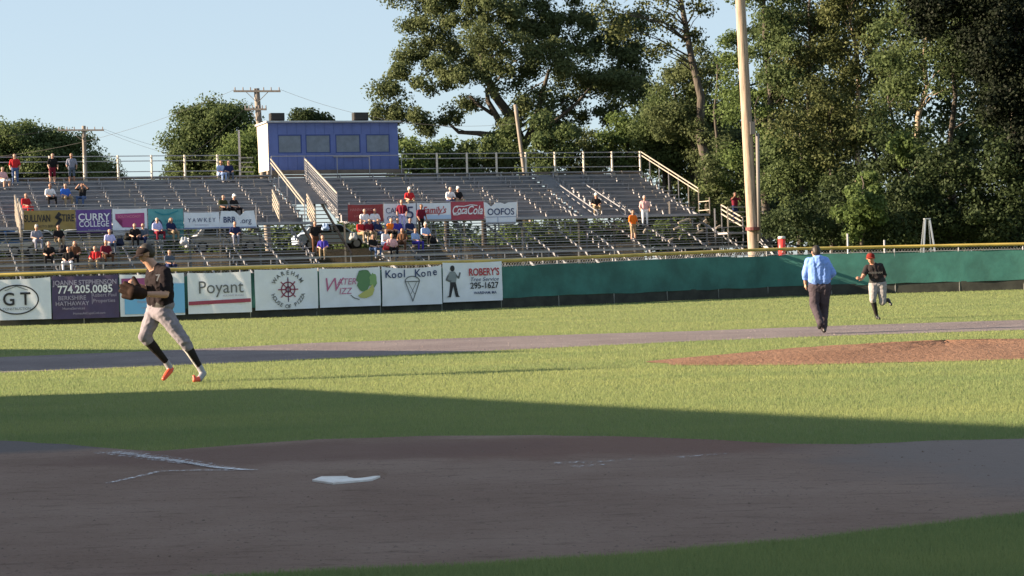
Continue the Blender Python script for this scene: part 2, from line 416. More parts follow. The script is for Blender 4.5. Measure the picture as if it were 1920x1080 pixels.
# ------------------------------------------------------------------ outfield fence
FH = 1.95
FHS = [1.0, 1.0, 1.0, 1.0, 1.10, 1.05, 1.05]
fence = empty("outfield_fence", FENCE[3], "long green outfield fence with a yellow padded top rail", "fence")
def rel(p, o): return Vector(p) - o.location
def fencept(i, t, z): return rel(FENCE[i].lerp(FENCE[i + 1], t) + Vector((0, 0, z * (FHS[i] + (FHS[i + 1] - FHS[i]) * t))), fence)
green = mat("windscreen_green", (0.034, 0.142, 0.122), 0.75, var=0.3, scale=0.6, bump=0.02, bscale=1.2)
shade_weeds = mat("shade_weeds", (0.034, 0.036, 0.030), 0.9, var=0.4, scale=1.5)
yellow = mat("yellow_cap", (0.44, 0.33, 0.08), 0.55, var=0.25, scale=0.8)
steel = mat("galvanised_steel", (0.42, 0.42, 0.44), 0.5, metal=0.3, var=0.1, scale=4)
vs = []; fs = []
def strip(z0, z1, off, name, m, wav=0.0, step=1.0):
    v = []; f = []
    for i in range(len(FENCE) - 1):
        L = (FENCE[i + 1] - FENCE[i]).length; n = int(L / step)
        for j in range(n + (1 if i == len(FENCE) - 2 else 0)):
            p = FENCE[i].lerp(FENCE[i + 1], j / n)
            q = rel(p, fence) + Vector((0.3 * off, -off, 0))
            wv = random.uniform(-wav, wav); hs = FHS[i] + (FHS[i + 1] - FHS[i]) * j / n
            v += [q + Vector((0, wv, z0 * hs + random.uniform(-wav, wav))), q + Vector((0, -wv, z1 * hs + random.uniform(-wav, wav) * 1.2))]
    for k in range(len(v) // 2 - 1): f.append([2 * k, 2 * k + 2, 2 * k + 3, 2 * k + 1])
    return meshobj(name, v, f, m, fence, smooth=True)
strip(0.40, 1.66, 0.04, "windscreen", green, 0.035, 0.8)
strip(0.0, 0.43, 0.02, "shade_weed_strip", shade_weeds, 0.015, 1.0)  # dark strip puts the shade and weeds at the fence foot into colour
MB().tube([rel(p + Vector((0, 0, FH * h_ - 0.065)), fence) for p, h_ in zip(FENCE, FHS)], 0.068, 10).build("top_rail", yellow, fence, True)
cl = MB()
for i in range(1, len(FENCE) - 2):
    L = (FENCE[i + 1] - FENCE[i]).length; n = int(L / 0.13)
    for j in range(n):
        for dj in (1.6, -1.6):
            a = fencept(i, j / n, 1.58); b = fencept(i, min(1, max(0, (j + dj) / n)), FH - 0.1)
            cl.bar(a, b, 0.006, 0.006)
cl.build("chain_link", steel, fence)
for i in range(len(FENCE) - 1):
    L = (FENCE[i + 1] - FENCE[i]).length; n = max(1, round(L / 3.05))
    for j in range(n):
        a = fencept(i, j / n, 0)
        MB().tube([a, fencept(i, j / n, FH - 0.08)], 0.028, 8).build("fence_post", steel, fence, True)
# wires holding the top of the screen
MB().tube([rel(p + Vector((0, -0.05, 1.68 * h_)), fence) for p, h_ in zip(FENCE, FHS)], 0.012, 6).build("tension_wire", steel, fence)

# ------------------------------------------------------------------ text and banners
TEXTS = {}
def text(parent, s, x, y, size, m, align='CENTER', sx=1.0, shear=0.0, bold=0.0, z=0.03, rot=0.0, spacing=1.0, name="lettering", ext=0.0):
    cu = bpy.data.curves.new("t", 'FONT'); cu.body = s; cu.size = size; cu.align_x = align; cu.align_y = 'CENTER'
    cu.shear = shear; cu.offset = bold * size; cu.space_character = spacing; cu.resolution_u = 4; cu.extrude = ext
    o = bpy.data.objects.new("t", cu); COL.objects.link(o)
    dg = bpy.context.evaluated_depsgraph_get(); dg.update()
    me = bpy.data.meshes.new_from_object(o.evaluated_get(dg), depsgraph=dg)
    bpy.data.objects.remove(o); bpy.data.curves.remove(cu)
    me.materials.clear(); me.name = name
    r = link(name, me, m, parent); r.location = (x, y, z); r.scale = (sx, 1, 1); r.rotation_euler = (0, 0, rot)
    return r
def poly(parent, name, pts, m, z=0.022):
    bm = bmesh.new(); vs_ = [bm.verts.new((p[0], p[1], 0)) for p in pts]; bm.faces.new(vs_)
    bmesh.ops.triangulate(bm, faces=bm.faces[:]); bmesh.ops.recalc_face_normals(bm, faces=bm.faces[:])
    me = bpy.data.meshes.new(name); bm.to_mesh(me); bm.free()
    if me.polygons[0].normal.z < 0: me.flip_normals()
    o = link(name, me, m, parent); o.location = (0, 0, z); return o
def stroke(parent, name, lines, wd, m, z=0.026):
    mb = MB()
    for L in lines:
        for a, b in zip(L, L[1:]):
            a = Vector((a[0], a[1], 0)); b = Vector((b[0], b[1], 0)); d = (b - a)
            if d.length < 1e-6: continue
            d.normalize(); n = Vector((-d.y, d.x, 0)) * wd / 2; e = d * wd * 0.2
            mb.add([a - e - n, b + e - n, b + e + n, a - e + n], [[0, 1, 2, 3]])
    o = mb.build(name, m, parent); o.location = (0, 0, z); return o
def ell(cx, cy, rx, ry, n=40, a0=0, a1=360):
    return [(cx + rx * math.cos(math.radians(a0 + (a1 - a0) * i / n)), cy + ry * math.sin(math.radians(a0 + (a1 - a0) * i / n))) for i in range(n + 1)]
def banner(px, P0, nrm, fwd, m, label, group, sag=0.03, notch=None, skew=0.0):
    """px = x0,x1,ytop,ybottom at mid width; hangs on the vertical plane through P0"""
    x0, x1, yt, yb = px; xm = (x0 + x1) / 2
    a = onplane(x0, (yt + yb) / 2, P0, nrm); b = onplane(x1, (yt + yb) / 2, P0, nrm)
    tpt = onplane(xm, yt, P0, nrm); bpt = onplane(xm, yb, P0, nrm)
    ex = Vector((b.x - a.x, b.y - a.y, 0)); W = ex.length; ex.normalize()
    H = tpt.z - bpt.z; c = (tpt + bpt) / 2 + fwd
    ez = Vector((0, 0, 1)); en = ex.cross(ez).normalized()
    if en.dot(C0 - c) < 0: en = -en
    nx, ny = 28, 14; v = []; f = []
    ph = random.uniform(0, 6)
    for j in range(ny + 1):
        for i in range(nx + 1):
            u = i / nx; q = j / ny
            x = (u - 0.5) * W + skew * (q - 0.5) * (1 if u > 0.5 else -1) * abs(u - .5) * 2; y = (q - 0.5) * H
            drop = sag * (math.sin(u * math.pi) ** 0.6) * q
            if notch:
                for (nc, nw, nd) in notch: drop += max(0, 1 - abs(u - nc) / nw) * nd * q ** 3
            z = 0.010 * math.sin(u * 9 + ph + q * 3) + 0.007 * math.sin(u * 23 + 5 * q + ph) - .016 * math.exp(-((u - q) * 9) ** 2) * (1 - q) - .014 * math.exp(-((1 - u - q) * 11) ** 2) * (1 - q)
            v.append((x, y - drop, z))
    for j in range(ny):
        for i in range(nx):
            k = j * (nx + 1) + i; f.append([k, k + 1, k + nx + 2, k + nx + 1])
    o = meshobj("banner", v, f, m, smooth=True)
    Mx = Matrix.Identity(4)
    for i in range(3): Mx[i][0] = ex[i]; Mx[i][1] = ez[i]; Mx[i][2] = en[i]; Mx[i][3] = c[i]
    o.matrix_world = Mx
    tag(o, label, "banner", group)
    return o, W, H
white_v = mat("white_vinyl", (0.70, 0.73, 0.80), 0.5, var=0.04, scale=2)
ink = flat("ink_black", (0.02, 0.02, 0.025)); grey_ink = flat("ink_grey", (0.12, 0.13, 0.14)); navy = flat("ink_navy", (0.03, 0.05, 0.14))
red = flat("ink_red", (0.42, 0.03, 0.04)); whitei = flat("ink_white", (0.75, 0.75, 0.8)); pink = flat("ink_pink", (0.45, 0.13, 0.26))
purple = mat("purple_vinyl", (0.060, 0.040, 0.105), 0.5, var=0.12, scale=2)
lav = flat("ink_lavender", (0.36, 0.32, 0.42)); teal_i = flat("ink_teal", (0.02, 0.22, 0.28)); ltblue = flat("ink_light_blue", (0.16, 0.42, 0.70))
FN0 = FENCE[1]; fe = (FENCE[3] - FENCE[1]); fe.z = 0; fe.normalize(); FNRM = Vector((fe.y, -fe.x, 0))
FW = FNRM * (0.14 if FNRM.dot(C0 - FN0) > 0 else -0.14)
GRP = "banners tied along the outfield fence"
def fb(px, m, label, **k):
    xm = (px[0] + px[1]) / 2
    i = 0 if xm < 0 else (1 if xm < 470 else 2)
    e = FENCE[i + 1] - FENCE[i]; n = Vector((e.y, -e.x, 0)).normalized()
    return banner(px, FENCE[i], n, FW, m, label, GRP, **k)
b, W, H = fb((-48, 95, 521, 600), white_v, "white banner reading GT inside a black oval on the fence", sag=0.06)
stroke(b, "oval_ring", [ell(0.05 * W, -0.02 * H, 0.285 * W, 0.34 * H)], 0.045, ink)
text(b, "G T", 0.05 * W, -0.02 * H, 0.66, ink, sx=0.95, bold=0.014)
text(b, "CONSTRUCTION", 0.05 * W, -0.24 * H, 0.13, grey_ink)
stroke(b, "roof_line", [[(-.10 * W, .2 * H), (.05 * W, .30 * H), (.20 * W, .2 * H)]], 0.025, grey_ink)
b, W, H = fb((97, 222, 516, 597), purple, "dark purple banner with a phone number in large numerals", sag=0.03)
text(b, "JOANNE STEPHENSON", 0, .33 * H, 0.25, lav, sx=0.9, bold=0.02)
text(b, "774.205.0085", 0, .17 * H, 0.40, whitei, sx=0.92, bold=0.02)
text(b, "BERKSHIRE", -.20 * W, -.02 * H, 0.22, lav, sx=0.95, bold=0.01); text(b, "HATHAWAY", -.20 * W, -.15 * H, 0.22, lav, sx=0.97, bold=0.01)
text(b, "HomeServices", -.18 * W, -.26 * H, 0.14, lav, sx=1.0)
text(b, "Robert Paul", .28 * W, .03 * H, 0.19, lav); text(b, "Properties", .28 * W, -.10 * H, 0.19, lav)
stroke(b, "divider", [[(.10 * W, .09 * H), (.10 * W, -.17 * H)]], 0.02, lav)
text(b, "HomesAtCapeCod.com", .05 * W, -.38 * H, 0.12, lav)
b, W, H = fb((224, 345, 513, 592), white_v, "magenta and light blue banner behind the running pitcher")
poly(b, "magenta_field", [(-.47 * W, .04 * H), (.30 * W, .04 * H), (.30 * W, .40 * H), (-.47 * W, .40 * H)], flat("ink_magenta", (0.30, 0.07, 0.20)))
poly(b, "blue_field", [(-.43 * W, -.45 * H), (.5 * W, -.45 * H), (.5 * W, .25 * H), (.32 * W, .25 * H), (.32 * W, .02 * H), (-.43 * W, .02 * H)], ltblue)
text(b, "e Nation", -.10 * W, .16 * H, 0.24, whitei, z=0.034)
text(b, "financial services", -.02 * W, -.16 * H, 0.15, lav, z=0.034); text(b, "member insured", -.02 * W, -.30 * H, 0.11, lav, z=0.034)
b, W, H = fb((351, 470, 510, 587), white_v, "white banner reading Poyant in grey above a red stripe")
text(b, "Poyant", 0.02 * W, .12 * H, 0.66, grey_ink, sx=0.92)
poly(b, "red_stripe", [(-.49 * W, -.29 * H), (.49 * W, -.25 * H), (.49 * W, -.16 * H), (-.49 * W, -.20 * H)], flat("ink_dull_red", (0.30, 0.05, 0.09)))
text(b, "BUILDING BRANDS", .22 * W, -.08 * H, 0.09, lav)
b, W, H = fb((477, 595, 504, 580), white_v, "white banner with a ship wheel ringed by lettering")
cx, cy = 0.02 * W, -.01 * H
stroke(b, "ship_wheel", [ell(cx, cy, .27, .27), ell(cx, cy, .10, .10)] + [[(cx + .06 * math.cos(a), cy + .06 * math.sin(a)), (cx + .40 * math.cos(a), cy + .40 * math.sin(a))] for a in [math.pi / 4 * k for k in range(8)]], 0.045, flat("ink_wheel", (0.26, 0.05, 0.10)))
stroke(b, "wheel_post", [[(cx, cy - .46), (cx, cy + .46)]], 0.03, navy)
def arc_text(s, rad, a0, a1, size, m, flip=False):
    n = len(s)
    for i, ch in enumerate(s):
        if ch == ' ': continue
        a = math.radians(a0 + (a1 - a0) * i / (n - 1))
        text(b, ch, cx + rad * math.cos(a), cy + rad * math.sin(a), size, m, rot=a - math.pi / 2 + (math.pi if flip else 0), bold=0.02)
arc_text("WAREHAM", .62, 148, 32, 0.22, grey_ink); arc_text("HOUSE OF PIZZA", .64, 200, 340, 0.20, grey_ink, True)
b, W, H = fb((598, 712, 502, 575), white_v, "white banner reading Water Wizz in pink beside a green splash")
text(b, "W", -.31 * W, .06 * H, 0.75, pink, shear=0.3, bold=-0.005); text(b, "ATER", -.06 * W, .14 * H, 0.34, pink, shear=0.2); text(b, "IZZ", -.09 * W, -.10 * H, 0.34, pink, shear=0.2)
stroke(b, "tail_swash", [[(.0 * W, -.20 * H), (.06 * W, -.28 * H), (.14 * W, -.32 * H)]], 0.03, grey_ink)
def blob(cx, cy, r, n, am, seed):
    rr = random.Random(seed); return [(cx + r[0] * (1 + am * rr.uniform(-1, 1)) * math.cos(2 * math.pi * i / n), cy + r[1] * (1 + am * rr.uniform(-1, 1)) * math.sin(2 * math.pi * i / n)) for i in range(n)]
poly(b, "green_splash", blob(.24 * W, .18 * H, (.13 * W, .26 * H), 22, .28, 3), flat("ink_green", (0.10, 0.22, 0.10)))
poly(b, "green_splash", blob(.37 * W, .16 * H, (.06 * W, .18 * H), 16, .3, 5), flat("ink_green2", (0.20, 0.34, 0.14)), z=.024)
poly(b, "yellow_wave", [(.12 * W, -.22 * H), (.20 * W, -.14 * H), (.30 * W, -.06 * H), (.37 * W, .06 * H), (.395 * W, -.08 * H), (.36 * W, -.22 * H), (.26 * W, -.29 * H), (.16 * W, -.28 * H)], flat("ink_yellow", (0.45, 0.45, 0.14)), z=.026)
b, W, H = fb((715, 827, 498, 572), white_v, "white banner reading Kool Kone in handwritten navy letters", sag=0.10)
for i, (ch, dy) in enumerate(zip("Kool Kone", (.0, -.02, -.01, .01, 0, .01, 0, .02, .05))):
    if ch != ' ': text(b, ch, (-.40 + i * .098 - (.022 if ch == 'l' else 0)) * W, .29 * H + dy, 0.42 if ch in "Kl" else 0.40, navy, bold=0.012)
stroke(b, "cone_outline", [[(-.12 * W, .10 * H), (.0, -.40 * H), (.12 * W, .10 * H), (-.12 * W, .10 * H)], ell(0, .10 * H, .12 * W, .13 * H, 20, 0, 180)], 0.035, grey_ink)
stroke(b, "cone_hatching", [[(-.07 * W, .08 * H), (.03 * W, -.22 * H)], [(.07 * W, .08 * H), (-.03 * W, -.22 * H)]], 0.02, grey_ink)
b, W, H = fb((829, 940, 491, 565), white_v, "white banner with a workman figure and red ROBERY'S lettering")
text(b, "ROBERY'S", .19 * W, .23 * H, 0.40, red, bold=0.02, sx=0.80); text(b, "Tree Service", .19 * W, .05 * H, 0.22, navy, shear=0.25, sx=1.15)
text(b, "295-1627", .19 * W, -.11 * H, 0.34, ink, bold=0.018, sx=0.98); text(b, "WAREHAM, MA", .20 * W, -.29 * H, 0.14, navy, bold=0.02, sx=1.05)
sx_ = -.34 * W
poly(b, "figure_trousers", [(sx_ - .11, .0), (sx_ + .13, .0), (sx_ + .24, -.52), (sx_ + .30, -.58), (sx_ + .12, -.58), (sx_ + .02, -.16), (sx_ - .10, -.58), (sx_ - .28, -.58), (sx_ - .18, -.52)], ink)
poly(b, "figure_shirt", [(sx_ - .13, .0), (sx_ + .14, .0), (sx_ + .20, .28), (sx_ + .10, .42), (sx_ - .12, .42), (sx_ - .26, .22), (sx_ - .22, .05)], flat("ink_check", (0.22, 0.25, 0.27)))
poly(b, "figure_head", [(sx_ + p[0], .54 + p[1]) for p in ell(0, 0, .10, .12, 14)[:-1]], ink, z=.024)
stroke(b, "figure_arms", [[(sx_ - .20, .26), (sx_ - .28, .10), (sx_ - .08, .04)], [(sx_ + .16, .26), (sx_ + .26, .16), (sx_ + .33, .36)]], 0.07, grey_ink)

# ------------------------------------------------------------------ bleachers
BO = Vector((0, 0, 0)); q = at(1440, 458, 105.0); BO = Vector((q.x, q.y, 0))
EU = Vector((-0.94, -0.342, 0)).normalized(); EV = Vector((-0.342, 0.94, 0)).normalized()
def B(u, v, z): return BO + EU * u + EV * v + Vector((0, 0, z))
def bu(px, py, v):
    p = onplane(px, py, B(0, v, 0), EV); d = p - BO
    return d.dot(EU), p.z
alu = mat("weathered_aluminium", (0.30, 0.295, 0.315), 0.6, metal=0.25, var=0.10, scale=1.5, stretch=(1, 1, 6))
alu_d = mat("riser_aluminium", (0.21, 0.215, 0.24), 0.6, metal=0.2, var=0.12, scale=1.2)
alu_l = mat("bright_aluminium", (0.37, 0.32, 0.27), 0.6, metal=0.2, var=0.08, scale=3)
alu_p = mat("sunlit_post", (0.58, 0.52, 0.45), 0.6, var=0.08, scale=3)  # sunlight on the rear posts put into a paler colour
rustw = mat("brown_steel", (0.14, 0.11, 0.09), 0.7, var=0.2, scale=2)
blch = empty("bleachers", B(15, 5, 0), "long grey aluminium bleachers with a raised upper section behind the fence", "bleachers")
def bb(p): return p - blch.location
def ubox(mb, u0, u1, v0, v1, z0, z1):
    mb.box(bb(B((u0 + u1) / 2, (v0 + v1) / 2, (z0 + z1) / 2)), EU * (u1 - u0) / 2, EV * (v1 - v0) / 2, Vector((0, 0, (z1 - z0) / 2)))
ULEFT = 52.0
# aisle positions measured on the photograph
uA0, _ = bu(574, 330, 16.0); uA1, _ = bu(510, 330, 16.0)      # stair well under the press box
uB0, _ = bu(1098, 375, 11.0); uB1, _ = bu(1062, 375, 11.0)
UZ0, UDZ, UV0, UDV, UN = 4.42, 0.278, 8.3, 0.82, 10           # upper rows
LZ0, LDZ, LV0, LDV, LN = 1.72, 0.285, 0.9, 0.76, 9            # lower rows
SEATZ = 0.43
UEND = 0.0
ROWS = []
def urange(v):
    return [(UEND, uB0), (uB1, uA0), (uA1, ULEFT)]
for i in range(UN):
    z = UZ0 + i * UDZ; v = UV0 + i * UDV
    fb_, rs, st = MB(), MB(), MB()
    for (u0, u1) in urange(v):
        ubox(fb_, u0, u1, v, v + UDV - 0.01, z - 0.05, z)
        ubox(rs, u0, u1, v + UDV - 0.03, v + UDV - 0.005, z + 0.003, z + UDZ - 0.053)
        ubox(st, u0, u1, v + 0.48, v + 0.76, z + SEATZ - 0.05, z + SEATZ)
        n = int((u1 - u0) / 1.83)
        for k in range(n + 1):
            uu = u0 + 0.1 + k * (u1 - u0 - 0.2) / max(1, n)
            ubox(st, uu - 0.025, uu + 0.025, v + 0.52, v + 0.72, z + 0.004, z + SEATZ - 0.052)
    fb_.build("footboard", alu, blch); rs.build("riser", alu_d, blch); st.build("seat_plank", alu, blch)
    ROWS.append((v + 0.60, z + SEATZ, z, v + 0.25))
    if i % 1 == 0:
        for (ua, ub) in ((uA0, uA1), (uB0, uB1)):
            sb = MB()
            if ua == uA0 and i < 4: continue          # the stair well opens here
            ubox(sb, ua + 0.02, ub - 0.02, v, v + 0.42, z - 0.04, z); ubox(sb, ua + 0.02, ub - 0.02, v + 0.42, v + UDV, z + UDZ / 2 - 0.04, z + UDZ / 2)
            ubox(sb, ua + 0.02, ub - 0.02, v + 0.40, v + 0.415, z, z + UDZ / 2 - 0.04); ubox(sb, ua + 0.02, ub - 0.02, v + UDV - .02, v + UDV - .003, z + UDZ / 2, z + UDZ - 0.041)
            sb.build("aisle_step", alu_d, blch)
# end closure brackets of each seat seen as small white caps
for i in range(UN):
    z = UZ0 + i * UDZ; v = UV0 + i * UDV
    mb = MB()
    for (u0, u1) in urange(v):
        n = int((u1 - u0) / 3.6)
        for k in range(n):
            uu = u0 + 1.2 + k * 3.6 + 0.15 * (i % 2)
            if uu < u1: ubox(mb, uu, uu + 0.05, v + 0.44, v + 0.478, z + SEATZ - 0.17, z + SEATZ + 0.01)
    mb.build("seat_bracket", alu_l, blch)
# top walkway
wk = MB(); ubox(wk, UEND, ULEFT, UV0 + UN * UDV, UV0 + UN * UDV + 1.2, UZ0 + UN * UDZ - 0.06, UZ0 + UN * UDZ); wk.build("top_walkway", alu, blch)
# lower rows: open treads
for i in range(LN):
    z = LZ0 + i * LDZ; v = LV0 + i * LDV
    fb_, st = MB(), MB()
    for (u0, u1) in ((-0.2 + (1.2 if i > 5 else 0), uA0 - 0.4), (uA1 + 1.0, ULEFT)):
        ubox(fb_, u0, u1, v + 0.02, v + 0.50, z - 0.045, z)
        ubox(st, u0, u1, v + 0.42, v + 0.68, z + SEATZ - 0.045, z + SEATZ)
        n = int((u1 - u0) / 3.66)
        for k in range(n + 1):
            uu = u0 + 0.2 + k * (u1 - u0 - 0.4) / n
            ubox(st, uu - 0.025, uu + 0.025, v + 0.50, v + 0.60, z + 0.002, z + SEATZ - 0.046)
    fb_.build("footboard", alu_d, blch); st.build("seat_plank", alu, blch)
    ROWS.append((v + 0.55, z + SEATZ, z, v + 0.25))
# front walkway and rail
wk = MB(); ubox(wk, -1.0, ULEFT, -0.6, 0.88, LZ0 - 0.10, LZ0 - 0.02); wk.build("front_walkway", alu, blch)
fr = MB()
for dz in (0.40, 0.72): fr.bar(bb(B(-1.2, -0.55, LZ0 + dz)), bb(B(ULEFT, -0.55, LZ0 + dz)), 0.045, 0.055)
fr.build("front_rail", alu, blch)
for k in range(27):
    u = -0.9 + k * 2.0
    p = MB(); p.bar(bb(B(u, -0.55, LZ0 - 0.1)), bb(B(u, -0.55, LZ0 + 0.745)), 0.045, 0.045); p.build("rail_post", alu, blch)
# mid walkway and its fascia
wk = MB()
for (u0, u1) in ((UEND, uA0), (uA1, ULEFT)):
    ubox(wk, u0, u1, UV0 - 1.3, UV0 - 0.01, UZ0 - 0.14, UZ0 - 0.02)
wk.build("mid_walkway", alu, blch)
# under structure: raking beams and legs
for k in range(29):
    u = 0.3 + k * 1.83
    if uA0 - 0.2 < u < uA1 + 0.6: continue
    mb = MB()
    mb.bar(bb(B(u, -0.5, LZ0 - 0.35)), bb(B(u, LV0 + LN * LDV, LZ0 + LN * LDZ - 0.25)), 0.05, 0.12)
    mb.build("raking_beam", alu_d, blch)
for k in range(15):
    u = 0.3 + k * 3.66
    if uA0 - 0.2 < u < uA1 + 0.6: continue
    mb = MB()
    mb.bar(bb(B(u, UV0 - 1.2, UZ0 - 0.35)), bb(B(u, UV0 + UN * UDV + 1, UZ0 + UN * UDZ - 0.1)), 0.08, 0.2)
    mb.build("raking_beam", alu_d, blch)
    for v in (-0.4, 3.2, 6.8, 11.5, 17.0):
        zt = LZ0 - 0.4 if v < 0 else (LZ0 + (v - LV0) / LDV * LDZ - 0.2 if v < 7.5 else UZ0 + (v - UV0) / UDV * UDZ - 0.2)
        mb = MB(); mb.bar(bb(B(u, v, 0)), bb(B(u, v, zt)), 0.10, 0.10); mb.build("leg", alu_d, blch)
for k in range(7):
    u = 0.3 + k * 7.32
    mb = MB(); mb.bar(bb(B(u, 6.8, 0.3)), bb(B(u + 3.66, 6.8, 3.4)), 0.07); mb.build("cross_brace", alu_d, blch)
for (xa, ya, xb, yb) in ((1270, 418, 1294, 410), (1262, 430, 1276, 425), (1304, 437, 1320, 432), (1341, 428, 1352, 423), (1252, 452, 1264, 447), (1272, 448, 1278, 442), (1318, 416, 1326, 412), (1306, 424, 1314, 421), (1205, 436, 1212, 430)):
    ua, za = bu(xa, ya, 3.4); ub, zb = bu(xb, yb, 3.4)
    mb = MB(); mb.bar(bb(B(ua, 3.3, za)), bb(B(ub, 3.5, zb)), .06, .09); mb.build("cross_brace", alu_l, blch)  # short pale bars added for sunlit glimpses of the bracing
# rear rail
ru, _ = 0, 0
VR = UV0 + UN * UDV + 0.05
zr = UZ0 + UN * UDZ
pb0, _ = bu(750, 300, VR); pb1, _ = bu(478, 300, VR)
rail = MB()
for dz in (0.55, 1.42, 1.14):
    for (u0, u1) in ((UEND, pb0 - 0.1), (pb1 + 0.9, ULEFT)):
        rail.bar(bb(B(u0, VR, zr + dz - 0.1)), bb(B(u1, VR, zr + dz - 0.1)), 0.035, 0.045)
rail.build("rear_rail", alu, blch)
u = 0.0
while u < ULEFT:
    if not (pb0 - 0.6 < u < pb1 + 0.5):
        p = MB(); p.tube([bb(B(u, VR - 0.06, zr - 0.06)), bb(B(u, VR - 0.06, zr + 1.36))], 0.062, 10)
        ubox(p, u - 0.15, u + 0.06, VR - 0.14, VR - 0.095, zr - 0.09, zr + 0.08); p.build("rail_post", alu_p, blch)
    u += 1.86
kick = MB()
for (u0, u1) in ((UEND, ULEFT),): ubox(kick, u0, u1, VR - 0.02, VR + 0.02, zr + 0.03, zr + 0.18)
kick.build("rear_kickboard", rustw, blch)
# end rail on the right: two sloping pipes
er = MB()
vb, vf = VR, UV0 + 0.2
for dz in (1.36, 1.16): er.bar(bb(B(-0.06, vb, zr + dz)), bb(B(-0.06, vf, UZ0 + dz + 0.12)), 0.05, 0.05)
er.build("end_rail", alu_l, blch)
for k in range(7):
    t = k / 6; v = vb + (vf - vb) * t; zf = zr + (UZ0 - zr) * t
    p = MB(); p.bar(bb(B(-0.06, v, zf - 0.2)), bb(B(-0.06, v, zf + 1.36 + 0.1 * t)), 0.05); p.build("rail_post", alu_l if k > 4 else alu, blch)
mb = MB(); mb.bar(bb(B(-0.06, vf, UZ0 + 0.2)), bb(B(-0.06, UV0 - 1.2, UZ0 + 0.2)), 0.04); mb.bar(bb(B(-0.06, vf, UZ0 + .7)), bb(B(-0.06, UV0 - 1.2, UZ0 + .7)), 0.04)
mb.bar(bb(B(-0.06, UV0 - 1.2, UZ0 - .1)), bb(B(-0.06, UV0 - 1.2, UZ0 + .9)), 0.05); mb.build("end_rail", alu_l, blch)
# two bright guard posts in front of the upper rows at right
for px_ in (1200, 1255):
    u, z = bu(px_, 384, UV0); p = MB(); p.bar(bb(B(u, UV0, UZ0)), bb(B(u, UV0, UZ0 + 0.75)), 0.07); p.build("rail_post", alu_l, blch)
# banner rails
def banner_rail(xa, xb):
    ua, za = bu(xa, 398, UV0 - 1.25); ub, zb = bu(xb, 398, UV0 - 1.25)
    mb = MB(); mb.bar(bb(B(ub, UV0 - 1.25, UZ0 + 0.92)), bb(B(ua, UV0 - 1.25, UZ0 + 0.92)), 0.04); mb.bar(bb(B(ub, UV0 - 1.25, UZ0 + 0.1)), bb(B(ua, UV0 - 1.25, UZ0 + 0.1)), 0.04)
    mb.build("front_rail", alu, blch)
    n = 5
    for k in range(n + 1):
        u = ua + (ub - ua) * k / n; p = MB(); p.bar(bb(B(u, UV0 - 1.25, UZ0 - .1)), bb(B(u, UV0 - 1.25, UZ0 + 0.94)), 0.05); p.build("rail_post", alu, blch)
banner_rail(42, 480); banner_rail(655, 970)
# slatted stair railings (bars sloping down towards the field)
def slat_rail(xt, yt, xb, yb, n, gap, m, vt=UV0 + 0.2, vb_=UV0 - 1.9):
    ut, zt = bu(xt, yt, vt); ub, zb = bu(xb, yb, vb_); u = (ut + ub) / 2
    mb = MB()
    for k in range(n):
        mb.bar(bb(B(u, vt, zt - k * gap)), bb(B(u, vb_, zb - k * gap)), 0.07, 0.075)
    mb.build("stair_railing", m, blch)
    for v, z0 in ((vt, zt), (vb_, zb)):
        p = MB(); p.bar(bb(B(u, v, z0 - n * gap - .2)), bb(B(u, v, z0 + 0.03)), 0.06); p.build("rail_post", m, blch)
slat_rail(22, 366, 44, 420, 5, 0.23, alu_l); slat_rail(32, 372, 44, 402, 2, 0.25, alu_l)
slat_rail(508, 356, 526, 384, 4, 0.24, alu_l, UV0 + 0.3, UV0 - 1.1)
slat_rail(574, 364, 592, 394, 6, 0.2, alu_l, UV0 + 0.3, UV0 - 1.3)
# stair well rails under the press box
def well_rail(u, xt, yt, xb, yb, v0, v1, double, panel):
    _, z0 = bu(xt, yt, v0); _, z1 = bu(xb, yb, v1)
    mb = MB(); mb.bar(bb(B(u, v0, z0)), bb(B(u, v1, z1)), 0.06)
    if double: mb.bar(bb(B(u, v0, z0 - .22)), bb(B(u, v1, z1 - .22)), 0.06)
    mb.build("stair_railing", alu_l, blch)
    for k in range(5):
        t = k / 4; v = v0 + (v1 - v0) * t; z = z0 + (z1 - z0) * t
        p = MB(); p.bar(bb(B(u, v, z - 1.35)), bb(B(u, v, z)), 0.045); p.build("rail_post", alu, blch)
    if panel:
        a, b_, c_, d_ = bb(B(u + .01, v0, z0 - .05)), bb(B(u + .01, v1, z1 - .05)), bb(B(u + .01, v1, z1 - 1.5)), bb(B(u + .01, v0, z0 - 1.5))
        g = MB(); n = 60
        for k in range(n):
            t = k / n
            g.bar(a.lerp(b_, t), d_.lerp(c_, t), 0.02)
        for k in range(10): g.bar(a.lerp(d_, k / 10), b_.lerp(c_, k / 10), 0.02)
        g.build("mesh_panel", alu, blch)
well_rail(uA1 + .02, 512, 297, 588, 378, 16.2, 8.6, True, False)
well_rail(uA0 - .02, 574, 298, 640, 362, 16.2, 9.4, False, True)
sl = MB(); sl.bar(bb(B(uA1 - .1, 13.0, UZ0 + 5.2 * UDZ)), bb(B(uA1 - .1, 6.4, 2.6)), 0.06, 0.18); sl.bar(bb(B(uA0 + .1, 13.0, UZ0 + 5.2 * UDZ)), bb(B(uA0 + .1, 6.4, 2.6)), 0.06, 0.18)
for k in range(14):
    t = k / 14; v = 12.6 - 6.2 * t; z = UZ0 + 5 * UDZ - 3.2 * t
    ubox(sl, uA0 + .14, uA1 - .14, v - .14, v + .14, z - .04, z)
sl.build("stair_flight", rustw, blch)
